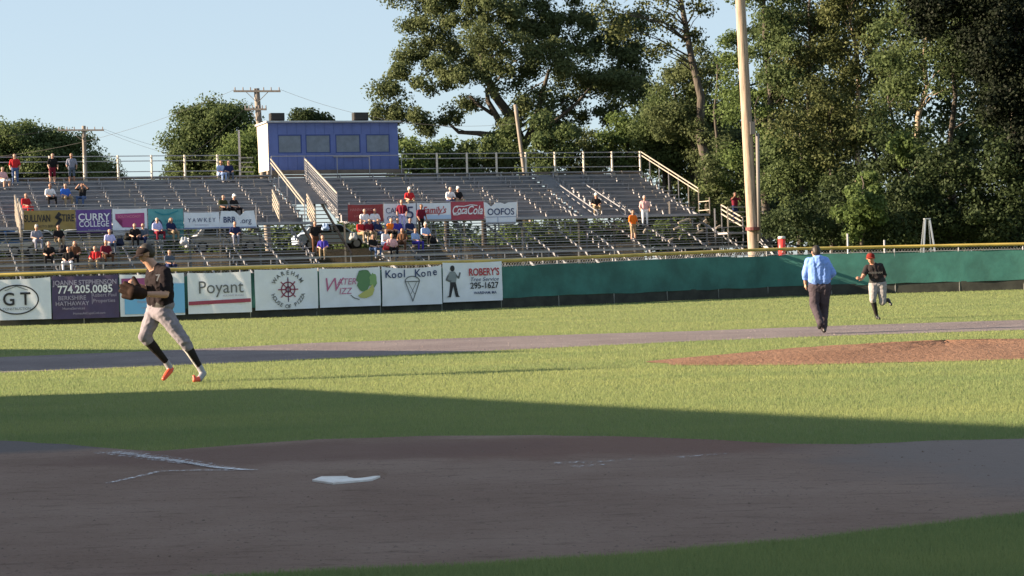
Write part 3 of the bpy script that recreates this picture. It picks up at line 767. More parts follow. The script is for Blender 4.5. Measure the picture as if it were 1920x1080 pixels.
# aisle handrails to the right
for px_, py_, qx, qy in ((1066, 345, 1096, 400), (1116, 345, 1148, 398)):
    v0, v1 = 14.2, 8.0; ut, zt = bu(px_, py_, v0); ub, zb = bu(qx, qy, v1); u = (ut + ub) / 2
    mb = MB()
    for d in (0, .28): mb.bar(bb(B(u, v0, zt - d + .1)), bb(B(u, v1, zb - d + .1)), 0.05)
    mb.build("stair_railing", alu_d, blch)
    for k in range(4):
        t = k / 3; p = MB(); p.bar(bb(B(u, v0 + (v1 - v0) * t, zt + (zb - zt) * t - .7)), bb(B(u, v0 + (v1 - v0) * t, zt + (zb - zt) * t + .1)), 0.05); p.build("rail_post", alu, blch)
# landing at the right end
lv = 3.0
def lp(px_, py_): 
    u, z = bu(px_, py_, lv); return u, z
lu0, lz1 = lp(1395, 388); lu1, _ = lp(1430, 388); _, lz0 = lp(1412, 458); _, lzb = lp(1412, 424)
mb = MB()
for k in range(5):
    z = lz1 - (lz1 - lzb) * k / 4
    mb.bar(bb(B(lu0 + 1.0, lv, z)), bb(B(lu1, lv, z)), 0.055)
mb.build("landing_rail", alu_l, blch)
for u in (lu0 + 1.0, lu1):
    p = MB(); p.bar(bb(B(u, lv, 0)), bb(B(u, lv, lz1)), 0.07); p.build("rail_post", alu_l, blch)
    p = MB(); p.bar(bb(B(u, lv + 1.6, 0)), bb(B(u, lv + 1.6, lz1)), 0.07); p.build("rail_post", alu, blch)
dk = MB(); dk.box(bb(B((lu0 + lu1) / 2 + .5, lv + .8, lzb - .35)), EU * ((lu0 - lu1) / 2 + .5), EV * .85, Vector((0, 0, .05))); dk.build("landing_deck", alu, blch)
u0_, z0_ = bu(1351, 384, 5.6); u1_, z1_ = bu(1394, 408, 3.0)
mb = MB()
for d in (0, .24, .5): mb.bar(bb(B((u0_ + u1_) / 2, 5.6, z0_ - d)), bb(B((u0_ + u1_) / 2, 3.0, z1_ - d)), 0.06)
mb.build("stair_railing", alu_l, blch)
for v, z in ((5.6, z0_), (3.0, z1_)):
    p = MB(); p.bar(bb(B((u0_ + u1_) / 2, v, 0)), bb(B((u0_ + u1_) / 2, v, z)), 0.05); p.build("rail_post", alu, blch)
st = MB()
for d in (-.5, .5):
    st.bar(bb(B(lu1 + .5 + d * .3, lv - .1, lzb - .3)), bb(B(lu1 - .6 + d * .3, lv - 3.0, .2)), 0.06, .2)
for k in range(9):
    t = k / 9; st.box(bb(B(lu1 + .5 - 1.1 * t, lv - .2 - 2.9 * t, (lzb - .4) * (1 - t) + .2)), EU * .45, EV * .14, Vector((0, 0, .02)))
st.build("stair_flight", alu_d, blch)

lot = dirt_mat("lot_asphalt", (0.10, 0.095, 0.09), (0.14, 0.13, 0.12), (0.08, 0.08, 0.08))
LOTZ = 3.1
bank_m = dirt_mat("bank_soil", (0.115, 0.100, 0.080), (0.145, 0.125, 0.10), (0.07, 0.075, 0.045), .1)
bk_v = []; bk_f = []; NU = 60
for k in range(NU + 1):
    u_ = -1 + 112 * k / NU
    for (v_, z_) in ((17.4, -.05), (18.0, 1.0), (18.6, 2.2), (19.4, LOTZ), (95, LOTZ)):
        bk_v.append(B(u_, v_ + RNG.uniform(-.25, .25) * (0 < z_ < LOTZ), z_ + RNG.uniform(-.12, .12) * (0 < z_ < LOTZ)))
    if k:
        for j in range(4): bk_f.append([(k - 1) * 5 + j, k * 5 + j, k * 5 + j + 1, (k - 1) * 5 + j + 1])
bank = meshobj("embankment", bk_v, bk_f, [bank_m, lot], smooth=False); tag(bank, kind="structure")
for i_, pg in enumerate(bank.data.polygons): pg.material_index = 1 if i_ % 4 == 3 else 0
# banners on the bleachers
GR2 = "banners hung on the front rail of the upper bleachers"
VP = UV0 - 1.32
def sb_(px, m, label, **k): return banner(px, B(0, VP, 0), EV, EV * -0.03, m, label, GR2, **k)
gold = mat("gold_vinyl", (0.27, 0.19, 0.055), 0.5, var=0.1, scale=2)
b, W, H = sb_((45, 141, 394, 431), gold, "gold banner reading SULLIVAN TIRE in black on the bleachers", sag=0.02)
text(b, "SULLIVAN", -.24 * W, .07 * H, 0.50, ink, sx=0.58, bold=0.02); text(b, "TIRE", .36 * W, .07 * H, 0.50, ink, sx=0.62, bold=0.02)
text(b, "& AUTO SERVICE", -.05 * W, -.32 * H, 0.16, ink)
stroke(b, "tyre_emblem", [[(.19 * W, .36 * H), (.12 * W, .12 * H), (.20 * W, .02 * H), (.13 * W, -.26 * H)], [(.22 * W, .28 * H), (.15 * W, .13 * H), (.23 * W, .0), (.17 * W, -.2 * H)]], 0.1, ink)
b, W, H = sb_((143, 209, 393, 437), mat("violet_vinyl", (0.10, 0.045, 0.24), 0.5, var=0.08), "violet banner reading CURRY COLLEGE in white capitals", sag=0.02)
text(b, "CURRY", 0, .17 * H, 0.50, whitei, bold=0.015, sx=0.98); text(b, "COLLEGE", 0, -.12 * H, 0.42, whitei, sx=0.85, bold=0.01); text(b, "curry.edu", 0, -.36 * H, 0.16, lav)
b, W, H = sb_((211, 276, 391, 440), white_v, "white banner with a crimson printed block, beside the violet one")
poly(b, "crimson_block", [(-.42 * W, .10 * H), (-.22 * W, .10 * H), (-.22 * W, -.22 * H), (.42 * W, -.22 * H), (.42 * W, .33 * H), (-.42 * W, .30 * H)], flat("ink_crimson", (0.36, 0.06, 0.20)))
text(b, "SOUTHCOAST", -.02 * W, .19 * H, 0.18, flat("ink_rose", (.6, .2, .3)), z=0.034, bold=0.02); text(b, "health", 0, -.33 * H, 0.2, lav)
b, W, H = sb_((278, 344, 391, 448), mat("teal_vinyl", (0.085, 0.30, 0.33), 0.5, var=0.1), "teal banner with a round dark emblem and faint lettering")
stroke(b, "round_emblem", [ell(-.26 * W, -.02 * H, .24, .24)], 0.07, navy); poly(b, "emblem_disc", ell(-.26 * W, -.02 * H, .2, .2, 24)[:-1], whitei)
for k, s_ in enumerate(("AQUARIUM", "AND MARINE", "CENTER")): text(b, s_, .22 * W, (.08 - .12 * k) * H, 0.18, teal_i)
stroke(b, "crease_shade", [[(-.3 * W, .40 * H), (-.1 * W, .30 * H), (.1 * W, .31 * H), (.35 * W, .42 * H)]], 0.07, teal_i)  # shade of a crease put into a darker stroke
b, W, H = sb_((345, 411, 398, 430), white_v, "white banner reading YAWKEY in spaced navy capitals", sag=0.02)
text(b, "YAWKEY", 0, .03 * H, 0.30, navy, spacing=1.45, sx=0.92); text(b, "FOUNDATION", 0, -.25 * H, 0.11, lav)
poly(b, "navy_hem", [(-.5 * W, -.5 * H), (.5 * W, -.5 * H), (.5 * W, -.40 * H), (-.5 * W, -.40 * H)], flat("ink_hem", (.10, .14, .32)))
b, W, H = sb_((412, 479, 395, 428), white_v, "white banner reading BRB.org with a sagging notched top", sag=0.02, notch=[(.57, .16, .25)], skew=-.15)
text(b, "BRB", -.24 * W, -.02 * H, 0.42, navy, bold=0.02, sx=.88); text(b, ".org", .22 * W, -.08 * H, 0.40, navy, sx=.95)
poly(b, "navy_hem", [(-.5 * W, -.5 * H), (.5 * W, -.5 * H), (.5 * W, -.42 * H), (-.5 * W, -.42 * H)], MAT["ink_hem"])
b, W, H = sb_((652, 718, 383, 415), mat("red_vinyl", (0.26, 0.025, 0.03), 0.5, var=0.2), "dark red banner at the left of the right-hand row")
text(b, "HANNAFORD", -.12 * W, .18 * H, 0.20, flat("ink_salmon", (.5, .2, .2)), bold=.01); text(b, "SUPERMARKET", -.1 * W, -.2 * H, 0.14, MAT["ink_salmon"])
b, W, H = sb_((720, 780, 381, 432), white_v, "white banner reading CAPE 5 in large navy characters")
text(b, "CAPE", -.20 * W, .22 * H, 0.42, navy, sx=.9); text(b, "COD", -.20 * W, -.06 * H, .34, navy); text(b, "5", .32 * W, .12 * H, 0.95, navy)
b, W, H = sb_((782, 845, 380, 411), white_v, "white banner with red script and a pale blue lower edge")
text(b, "Family's", .0, .04 * H, 0.50, red, shear=0.3, bold=.012, sx=.85); stroke(b, "underline", [[(-.3 * W, -.16 * H), (.3 * W, -.14 * H)]], .03, red)
poly(b, "blue_hem", [(-.5 * W, -.5 * H), (.5 * W, -.5 * H), (.5 * W, -.25 * H), (-.5 * W, -.25 * H)], flat("ink_pale_blue", (.42, .54, .74)))
b, W, H = sb_((845, 907, 378, 412), mat("cola_red", (0.36, 0.045, 0.075), 0.5, var=0.06), "red banner with white flowing Coca-Cola script", sag=0.01)
text(b, "Coca", -.25 * W, .02 * H, .62, whitei, shear=.35, sx=.66, bold=.014); text(b, "Cola", .21 * W, .0, .66, whitei, shear=.35, sx=.72, bold=.014)
stroke(b, "script_swash", [[(-.44 * W, -.02 * H), (-.42 * W, -.22 * H), (-.30 * W, -.22 * H), (-.1 * W, -.1 * H)], [(-.34 * W, .26 * H), (-.1 * W, .24 * H), (.1 * W, .32 * H), (.3 * W, .28 * H)]], .045, whitei)
b, W, H = sb_((909, 968, 379, 421), white_v, "white banner reading OOFOS hanging lower than the rest", notch=[(.22, .13, .22), (.62, .1, .08)], skew=.12)
text(b, "OOFOS", 0, .06 * H, .50, navy, bold=.012, sx=.92); stroke(b, "print_line", [[(-.48 * W, -.16 * H), (.48 * W, -.15 * H)], [(-.1 * W, -.16 * H), (-.1 * W, -.45 * H)]], .03, flat("ink_slate", (.2, .25, .4)))

# ------------------------------------------------------------------ press box
VB = UV0 + UN * UDV + 0.75
pu0, pz0 = bu(748, 318, VB); pu1, _ = bu(505, 318, VB); _, pz1 = bu(628, 230, VB); _, pz0 = bu(628, 318, VB)
PBD = 2.6
pbx = empty("press_box", B((pu0 + pu1) / 2, VB, pz0), "blue press box with four grey windows atop the bleachers", "press box")
def pb_(p): return p - pbx.location
blue = mat("blue_siding", (0.088, 0.128, 0.35), 0.6, var=0.10, scale=1.5)
creamw = mat("cream_siding", (0.46, 0.42, 0.37), 0.6, var=0.06, scale=1)
winm = mat("dusty_window_panel", (0.125, 0.155, 0.21), 0.3, var=0.15, scale=2.5)
roofm = mat("roof_trim", (0.35, 0.37, 0.42), 0.5, var=.1)
def pbox(name, u0, u1, v0, v1, z0, z1, m, parent=pbx):
    mb = MB(); c = B((u0 + u1) / 2, (v0 + v1) / 2, (z0 + z1) / 2)
    mb.box(pb_(c), EU * (u1 - u0) / 2, EV * (v1 - v0) / 2, Vector((0, 0, (z1 - z0) / 2)))
    return mb.build(name, m, parent)
# front wall with openings: built as piers, sill band and head band
wins = [(521, 566), (573, 620), (629, 676), (686, 731)]
_, wz1 = bu(628, 252, VB); _, wz0 = bu(628, 287, VB)
pbox("front_wall", pu0, pu1, VB, VB + .08, pz0, wz0, blue); pbox("front_wall", pu0, pu1, VB, VB + .08, wz1, pz1, blue)
edges = [pu1] + [x for a, b_ in wins for x in (bu(a, 270, VB)[0], bu(b_, 270, VB)[0])] + [pu0]
for k in range(0, len(edges), 2): pbox("wall_pier", edges[k + 1], edges[k], VB, VB + .08, wz0, wz1, blue)
for a, b_ in wins:
    ua, ub = bu(a, 270, VB)[0], bu(b_, 270, VB)[0]
    wo = pbox("window", ub, ua, VB + .035, VB + .05, wz0, wz1, winm)
    fm = MB()
    for (u0, u1, z0, z1) in ((ub, ua, wz0, wz0 + .06), (ub, ua, wz1 - .06, wz1), (ub, ub + .06, wz0 + .06, wz1 - .06), (ua - .06, ua, wz0 + .06, wz1 - .06)):
        fm.box(pb_(B((u0 + u1) / 2, VB + .02, (z0 + z1) / 2)), EU * (u1 - u0) / 2, EV * .012, Vector((0, 0, (z1 - z0) / 2)))
    fm.build("window_frame", flat("frame_blue", (.025, .055, .22)), wo)
pbox("end_wall", pu1 - .06, pu1 + .03, VB + .003, VB + PBD, pz0, pz1, creamw); pbox("end_wall", pu0, pu0 + .06, VB + .081, VB + PBD, pz0, pz1, blue)
pbox("rear_wall", pu0 + .06, pu1 - .06, VB + PBD - .08, VB + PBD - .003, pz0, pz1, blue); pbox("deck", pu0 + .06, pu1 - .06, VB + .09, VB + PBD - .1, pz0, pz0 + .1, rustw)
dr = pbox("door", pu1 + .031, pu1 + .06, VB + .7, VB + 1.6, pz0 + .05, pz1 - .25, mat("white_door", (.66, .66, .66), .5))
rf = pbox("roof", pu0 - .15, pu1 + .15, VB - .25, VB + PBD + .15, pz1 + .003, pz1 + .10, roofm)
pbox("shelf_board", bu(692, 300, VB)[0], bu(625, 300, VB)[0], VB - .06, VB - .003, bu(660, 293, VB)[1] - .05, bu(660, 293, VB)[1], alu)
ctr = pbox("base_skirt", pu0 - .2, pu1 + .2, VB - .5, VB - .1, pz0 - .25, pz0 - .04, rustw)
sp_m = mat("speaker_black", (.008, .008, .009), .8)
def speaker(x0, x1, y0, y1, label):
    ua, za = bu(x0, y0, VB + .5); ub, zb = bu(x1, y1, VB + .5)
    e = empty("loudspeaker", B((ua + ub) / 2, VB + .6, pz1 + .10), label, "loudspeaker", "loudspeakers on the press box roof")
    hgt = za - (pz1 + .10); hw = (ua - ub) / 2
    mb = MB(); mb.box((0, 0, hgt / 2 + .03), EU * hw, EV * .25, Vector((0, 0, hgt / 2 - .03))); o = mb.build("cabinet", sp_m, e)
    bv = o.modifiers.new("b", 'BEVEL'); bv.width = .03; bv.segments = 2
    mb = MB(); mb.box(EV * -.27 + Vector((0, 0, hgt / 2 + .03)), EU * (hw - .05), EV * .015, Vector((0, 0, hgt / 2 - .08))); mb.build("grille", flat("grille", (.015, .015, .017)), e)
    mb = MB(); mb.bar(EU * -hw * .7, EU * hw * .7, .06); mb.build("bracket", alu_d, e)
speaker(506, 533, 212, 228, "black loudspeaker at the left end of the press box roof"); speaker(662, 690, 211, 228, "black loudspeaker on the right half of the press box roof")
for k in range(1, 14):
    u_ = pu0 + (pu1 - pu0) * k / 14
    for z0_, z1_ in ((pz0, wz0 - .02), (wz1 + .02, pz1)):
        MB().box(pb_(B(u_, VB - .006, (z0_ + z1_) / 2)), EU * .02, EV * .005, Vector((0, 0, (z1_ - z0_) / 2 - .01))).build("siding_batten", flat("batten_blue", (.07, .105, .29)), pbx)
# rail in front of the press box
pr = MB(); _, z1 = bu(628, 292, VB - .55)
pr.bar(bb(B(pu0, VB - .55, z1)), bb(B(pu1, VB - .55, z1)), .045); pr.build("front_rail", alu, blch)
for k in range(5):
    u = pu0 + (pu1 - pu0) * k / 4; p = MB(); p.bar(bb(B(u, VB - .55, zr)), bb(B(u, VB - .55, z1)), .045); p.build("rail_post", alu, blch)
# bench rack of slats left of the press box
ua, za = bu(449, 287, VR); ub, _ = bu(474, 287, VR); mb = MB()
for k in range(5): mb.bar(bb(B(ub, VR, zr + .1 + .27 * k)), bb(B(ua, VR, zr + .1 + .27 * k)), .05, .06)
mb.build("landing_rail", alu_l, blch)
p = MB(); _, zt = bu(446, 244, VR); p.bar(bb(B(ua, VR, zr)), bb(B(ua, VR, zt)), .1); p.build("rail_post", alu, blch)

# ------------------------------------------------------------------ poles and wires
woodp = mat("pale_pole_wood", (0.285, 0.218, 0.172), 0.85, var=0.42, scale=3.0, stretch=(5, 5, .30), bump=.012, bscale=6)
woodg = mat("grey_pole_wood", (0.22, 0.19, 0.165), 0.85, var=0.2, scale=2.0, stretch=(4, 4, .4))
def pole(name, xt, yt, xb, yb, Y, r0, r1, m, label, arms=(), ground=True, over=0.0):
    t = at(xt, yt, Y); bq = at(xb, yb, Y); d = (bq - t)
    k = (0 - t.z) / d.z; base = t + d * k; top = t - d.normalized() * over
    e = empty(name, base, label, "pole")
    n = 14
    MB().tube([base.lerp(top, i / n) - base for i in range(n + 1)], [r0 + (r1 - r0) * i / n for i in range(n + 1)], 16).build("shaft", m, e, True)
    for (ay, ax0, ax1, th_) in arms:
        a = at(ax0, ay, Y - .2) - base; c = at(ax1, ay, Y - .2) - base
        o = MB().bar(a, c, .10, .13).build("crossarm", woodg, e)
        for q_ in (0.03, .2, .36, .64, .8, .97):
            pnt = a.lerp(c, q_); MB().tube([pnt, pnt + Vector((0, 0, .28))], [.05, .035], 8).build("insulator", flat("porcelain", (.2, .17, .16), .3), o)
        mid = a.lerp(c, .5)
        MB().bar(a.lerp(c, .25), mid + Vector((0, 0, -.8)), .04).bar(a.lerp(c, .75), mid + Vector((0, 0, -.8)), .04).build("arm_brace", woodg, e)
    return e
big = pole("light_pole", 1388, 0, 1412, 450, 100.5, .29, .235, woodp, "thick pale wooden light pole at the right end of the bleachers", over=9)
kb = at(1411, 240, 100.1) - big.location
MB().box(kb, (.12, 0, 0), (0, .12, 0), (0, 0, .32)).build("control_box", flat("box_grey", (.08, .08, .085)), big)
cond = MB(); c1 = at(1420, 250, 100.3) - big.location; c2 = at(1423, 452, 100.3) - big.location
cond.tube([c1, c2], .10, 10); cond.build("conduit", flat("conduit_grey", (.20, .18, .17)), big, True)
bq = at(1411, 429, 100.1) - big.location; MB().tube([bq + Vector((0, 0, -.08)), bq + Vector((0, 0, .08))], .36, 14).build("band", flat("band_red", (.12, .03, .03)), big)
p1 = pole("utility_pole", 157, 236, 160, 330, 165, .22, .16, woodg, "distant grey utility pole with one long crossarm at far left", arms=[(244, 108, 195, 1)])
p2 = pole("utility_pole", 481, 166, 486, 232, 138, .24, .2, woodg, "utility pole with a wide upper crossarm behind the press box", arms=[(171, 438, 526, 1), (205, 459, 500, 1)])
p3 = pole("utility_pole", 966, 196, 980, 300, 130, .15, .12, woodg, "bare slanting pole without crossarms in front of the big oak")
def wire(p, q_, sagm, r=.010, label="thin black overhead wire"):
    n = 16; pts = [p.lerp(q_, i / n) - Vector((0, 0, sagm * 4 * (i / n) * (1 - i / n))) for i in range(n + 1)]
    o = MB().tube(pts, r, 5).build("overhead_wire", flat("wire_black", (.04, .04, .045)), None)
    tag(o, label, "wire", "overhead wires")
wire(at(440, 168, 138), at(-120, 300, 150), 1.2, label="overhead wire sagging left from the tip of the wide crossarm")
wire(at(459, 203, 138), at(300, 330, 138), .3, label="guy wire slanting down across the dark round tree")
wire(at(526, 168, 138), at(968, 232, 130), 1.0, label="overhead wire running from the wide crossarm to the oak")
wire(at(195, 242, 165), at(481, 300, 165), .6, label="overhead wire between the two left utility poles, upper")
wire(at(108, 242, 165), at(-100, 250, 165), .4, label="overhead wire leaving the frame at far left")
wire(at(195, 246, 165), at(470, 312, 160), .6, label="overhead wire between the two left utility poles, lower")

# ------------------------------------------------------------------ trees
LEAF = {
    'oak': leafmat("oak_leaf", (0.062, 0.086, 0.040), (0.132, 0.158, 0.072), .45),
    'mid': leafmat("maple_leaf", (0.056, 0.085, 0.036), (0.115, 0.152, 0.062), .42),
    'light': leafmat("light_leaf", (0.070, 0.108, 0.034), (0.125, 0.172, 0.062), .4),
    'pine': leafmat("pine_needle", (0.036, 0.052, 0.020), (0.095, 0.105, 0.042), .2),
    'dark': leafmat("dark_leaf", (0.024, 0.038, 0.018), (0.056, 0.078, 0.034), .3),  # shade of the right wood is partly put into this leaf colour
}
LEAF['corner_dark'] = leafmat("corner_dark_leaf", (0.006, 0.009, 0.006), (0.014, 0.019, 0.010), .05)  # near-black colour: added stand-in for a dark blur close to the camera
bark = mat("grey_bark", (0.062, 0.052, 0.043), 0.9, var=.45, scale=2.0, stretch=(3, 3, .5), bump=.06, bscale=4)
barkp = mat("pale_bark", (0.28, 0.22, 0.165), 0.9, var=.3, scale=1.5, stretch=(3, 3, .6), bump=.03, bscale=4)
def leaves(clumps, per, size, flatz=0.75):
    """clumps: array (k,4) of centre and radius"""
    per = int(per * 1.45); size = size * .82
    K = len(clumps); n = K * per
    c = np.repeat(clumps[:, :3], per, 0); r = np.repeat(clumps[:, 3], per)
    d = RNG.normal(size=(n, 3)); d /= np.linalg.norm(d, axis=1)[:, None]
    rad = r * 1.22 * RNG.random(n) ** 0.62
    p = c + d * rad[:, None] * np.array([1, 1, flatz])
    nr = d + RNG.normal(size=(n, 3)) * 0.8 + np.array([0, 0, .35]); nr /= np.linalg.norm(nr, axis=1)[:, None]
    h = RNG.normal(size=(n, 3)); t1 = np.cross(nr, h); t1 /= np.linalg.norm(t1, axis=1)[:, None]; t2 = np.cross(nr, t1)
    s = size * RNG.uniform(.6, 1.35, n)[:, None]
    V = np.stack([p - t1 * s * .5, p + t2 * s * .34, p + t1 * s * .55, p - t2 * s * .34], 1).reshape(-1, 3)
    return V, RNG.random(n)
def subclumps(ells, dens, rmin, rmax):
    out_ = []
    for (c, rx, ry, rz) in ells:
        k = max(3, int(dens * (rx * rz + rx * ry * .5)))
        d = RNG.normal(size=(k, 3)); d /= np.linalg.norm(d, axis=1)[:, None]
        rr = RNG.uniform(.35, 1.0, k) ** .6
        rad = RNG.uniform(rmin, rmax, k)
        P = np.array(c)[None] + d * rr[:, None] * np.array([rx, ry, rz])[None]
        out_.append(np.concatenate([P, rad[:, None]], 1))
    return np.concatenate(out_, 0)
def tree(name, base, trunk, ells, leaf, bk, label, group, per=80, size=.3, dens=2.2, rmin=.5, rmax=1.0, r0=.4, limbs=True, nlimb=14, cat="tree"):
    """trunk = list of world points from the ground up; ells = list of (centre, rx, ry, rz) in world"""
    base = Vector(base)
    e = empty(name, base, label, cat, group)
    cl_ = subclumps([((Vector(c) - base)[:], rx, ry, rz) for c, rx, ry, rz in ells], dens, rmin, rmax)
    V, rn = leaves(cl_, per, size)
    quads_mesh("crown", V, 4, LEAF[leaf], e, rn)
    if trunk:
        T = [Vector(p) - base for p in trunk]; n = len(T)
        mb = MB(); mb.tube(T, [r0 * (1.25 if i == 0 else 1) * (1 - .72 * i / max(1, n - 1)) for i in range(n)], 12)
        TT = []
        for a_, b_ in zip(T, T[1:]): TT += [a_.lerp(b_, q_ / 5) for q_ in range(5)]
        TT.append(T[-1])
        if limbs:
            idx = RNG.choice(len(cl_), min(nlimb, len(cl_)), replace=False)
            for i in idx:
                q_ = Vector(cl_[i, :3]); cand = TT[3:]
                s_ = min(cand, key=lambda a: (a - q_).length + (4 if a.z > q_.z - .35 * math.hypot(a.x - q_.x, a.y - q_.y) else 0)); L = (q_ - s_).length
                if L < .6: continue
                m1 = s_.lerp(q_, .4) + Vector((random.uniform(-.1, .1) * L, random.uniform(-.1, .1) * L, .08 * L)); m2 = s_.lerp(q_, .72) + Vector((random.uniform(-.05, .05) * L, 0, .05 * L))
                rl = min(r0 * random.uniform(.10, .20), .014 * L + .03); mb.tube([s_, m1, m2, q_], [rl, rl * .7, rl * .42, rl * .15], 7)
        mb.build("trunk", bk, e, True)
    return e
def E(px, py, rpx, rpy, Y, dy=0, yscale=1.0):
    s = FPX / Y; c = at(px, py, Y) + Vector((0, dy, 0)); return (c, rpx / s, rpx / s * .8 * yscale, rpy / s)
def trunk_px(pts, Y):
    P = [at(x, y, Y) for x, y in pts]; b0 = Vector((P[0].x, P[0].y, 0)); return [b0] + P
# the big oak
OY = 140
tr = trunk_px([(985, 320), (975, 262), (955, 215), (925, 175), (905, 120), (900, 40), (900, -60)], OY)
oak = [E(*a, OY, dy) for a, dy in [((765, 130, 48, 40), 0), ((735, 195, 38, 34), -2), ((800, 60, 52, 55), 1), ((838, 150, 50, 36), -3), ((782, 232, 45, 24), -2), ((840, 225, 24, 14), -1),
    ((870, 20, 70, 50), -2), ((870, 95, 50, 40), 3), ((930, 70, 60, 55), -4), ((940, 150, 48, 32), -3), ((1000, 30, 65, 60), 0), ((1015, 120, 55, 42), -3), ((1080, 50, 60, 60), 2),
    ((1090, 140, 55, 40), 0), ((1140, 110, 50, 50), 2), ((1150, 165, 42, 26), -1), ((1008, 195, 38, 36), -3), ((790, -20, 60, 40), 0), ((900, -60, 110, 50), 0), ((1040, -60, 90, 50), 0), ((1065, 195, 30, 18), 1), ((880, 190, 22, 12), 0), ((740, 262, 26, 14), -1), ((1180, 60, 40, 50), 2), ((1175, 130, 40, 40), 3), ((1130, 210, 40, 24), 2), ((1205, 95, 26, 24), 3), ((1200, 165, 34, 26), 3), ((1215, 30, 26, 30), 2), ((1040, 240, 40, 22), 1), ((720, 215, 26, 30), -1), ((965, 235, 20, 14), -2)]]
e = tree("oak_tree", tr[0], tr, oak, 'oak', bark, "huge spreading oak with open gaps in its crown, right of the press box", None, per=250, size=.24, dens=3.1, rmin=.45, rmax=1.1, r0=.5, nlimb=26)
lb = MB()
for L, r in (([(975, 262), (935, 225), (915, 190), (912, 165)], .30), ([(960, 258), (900, 250), (860, 248), (842, 232)], .22), ([(985, 270), (1005, 225), (1015, 180), (1030, 130)], .30), ([(925, 215), (895, 195), (880, 180)], .14), ([(985, 262), (1050, 220), (1085, 190), (1110, 160)], .18)):
    lb.tube([at(x, y, OY - .5) - e.location for x, y in L], [r, r * .8, r * .6, r * .35][:len(L)], 8)
lb.build("limb", bark, e, True)
# left trees
def blobtree(name, px, py, rx, ry, Y, leaf, label, group, n=9, seed=0, **k):
    rr = random.Random(seed); L = [E(px, py, rx * .72, ry * .72, Y)]
    for i in range(n):
        a = 2 * math.pi * i / n + rr.uniform(-.2, .2)
        L.append(E(px + rx * .66 * math.cos(a), py - ry * .62 * math.sin(a), rx * rr.uniform(.3, .42), ry * rr.uniform(.28, .42), Y, rr.uniform(-1.5, 1.5)))
    t = trunk_px([(px, py + ry * .7), (px + 2, py), (px + 4, py - ry * .5)], Y)
    return tree(name, t[0], t, L, leaf, k.pop('bk', bark), label, group, **k)
GL = "rounded trees behind the left bleachers"
blobtree("round_tree", 60, 305, 130, 72, 190, 'mid', "broad rounded green tree behind the far left of the bleachers", GL, 12, 1, per=260, size=.28, dens=2.4, rmin=.8, rmax=1.5, r0=.5)
blobtree("round_tree", 165, 345, 75, 45, 200, 'oak', "lower dark end of the far left trees, right of the distant pole", GL, 8, 2, per=260, size=.28, dens=2.6, rmin=.8, rmax=1.4, r0=.4)
blobtree("round_tree", -60, 290, 90, 60, 195, 'mid', "green tree cut off by the left edge of the picture", GL, 8, 12, per=240, size=.28, dens=2.2, rmin=.8, rmax=1.4, r0=.4)
blobtree("round_tree", 405, 285, 98, 102, 175, 'mid', "dense tall rounded tree left of the press box", GL, 13, 3, per=280, size=.28, dens=2.8, rmin=.8, rmax=1.4, r0=.5)
blobtree("round_tree", 470, 300, 60, 60, 170, 'light', "lighter green tree close beside the press box", GL, 8, 4, per=240, size=.26, dens=2.6, rmin=.7, rmax=1.2, r0=.4)
blobtree("round_tree", 582, 228, 36, 22, 200, 'dark', "small dark treetop showing above the press box roof", GL, 7, 5, per=90, size=.4, dens=3, rmin=.6, rmax=1.0, r0=.3)
# shrubs and young trees behind the right half of the bleachers
GS = "bushy growth behind the bleachers"
for k, (x, y, rx, ry, Y, lf, lab) in enumerate([
    (775, 300, 40, 40, 132, 'light', "light green bush right beside the press box"),
    (835, 295, 48, 36, 134, 'light', "pale bush behind the rear rail, second from the press box"),
    (905, 295, 45, 42, 133, 'mid', "green bush left of the slanting bare pole"),
    (1030, 270, 40, 55, 131, 'mid', "leafy bush right of the oak trunk"),
    (1095, 285, 45, 45, 133, 'oak', "dark bush under the right side of the oak"),
    (1175, 262, 58, 48, 134, 'light', "bright rounded bush near the top right corner of the bleachers"),
    (1245, 245, 48, 60, 133, 'mid', "green young tree behind the sloping end rail"),
    (1295, 300, 45, 60, 133, 'mid', "mid green bush beyond the sloping end rail"),
    (950, 270, 30, 40, 137, 'mid', "thin leafy bush directly behind the slanting pole")]):
    blobtree("bush", x, y + 12, rx * 1.1, ry * 1.3, Y, lf, lab, GS, 9, 20 + k, per=150, size=.25, dens=3.4, rmin=.45, rmax=.9, r0=.18, cat="bush")
# low growth seen through the lower seats
for k, (x, y, rx, ry, lf, lab) in enumerate([
    (975, 445, 40, 28, 'light', "sunlit bush seen through the lower seats under the OOFOS banner"),
    (1040, 442, 38, 30, 'mid', "bush seen through the lower seats, middle one of three"),
    (1100, 440, 36, 32, 'light', "bush seen through the lower seats below the aisle rails"),
    (1165, 445, 36, 28, 'mid', "low bush seen through the lower seats beside the orange shirt"),
    (1255, 440, 40, 26, 'light', "low bush under the right end of the upper seats")]):
    blobtree("low_bush", x, y, rx, ry, 127 + k * .5, lf, lab, "low bushes seen through the seats", 7, 40 + k, per=80, size=.24, dens=3.4, rmin=.35, rmax=.7, r0=.1, cat="bush")
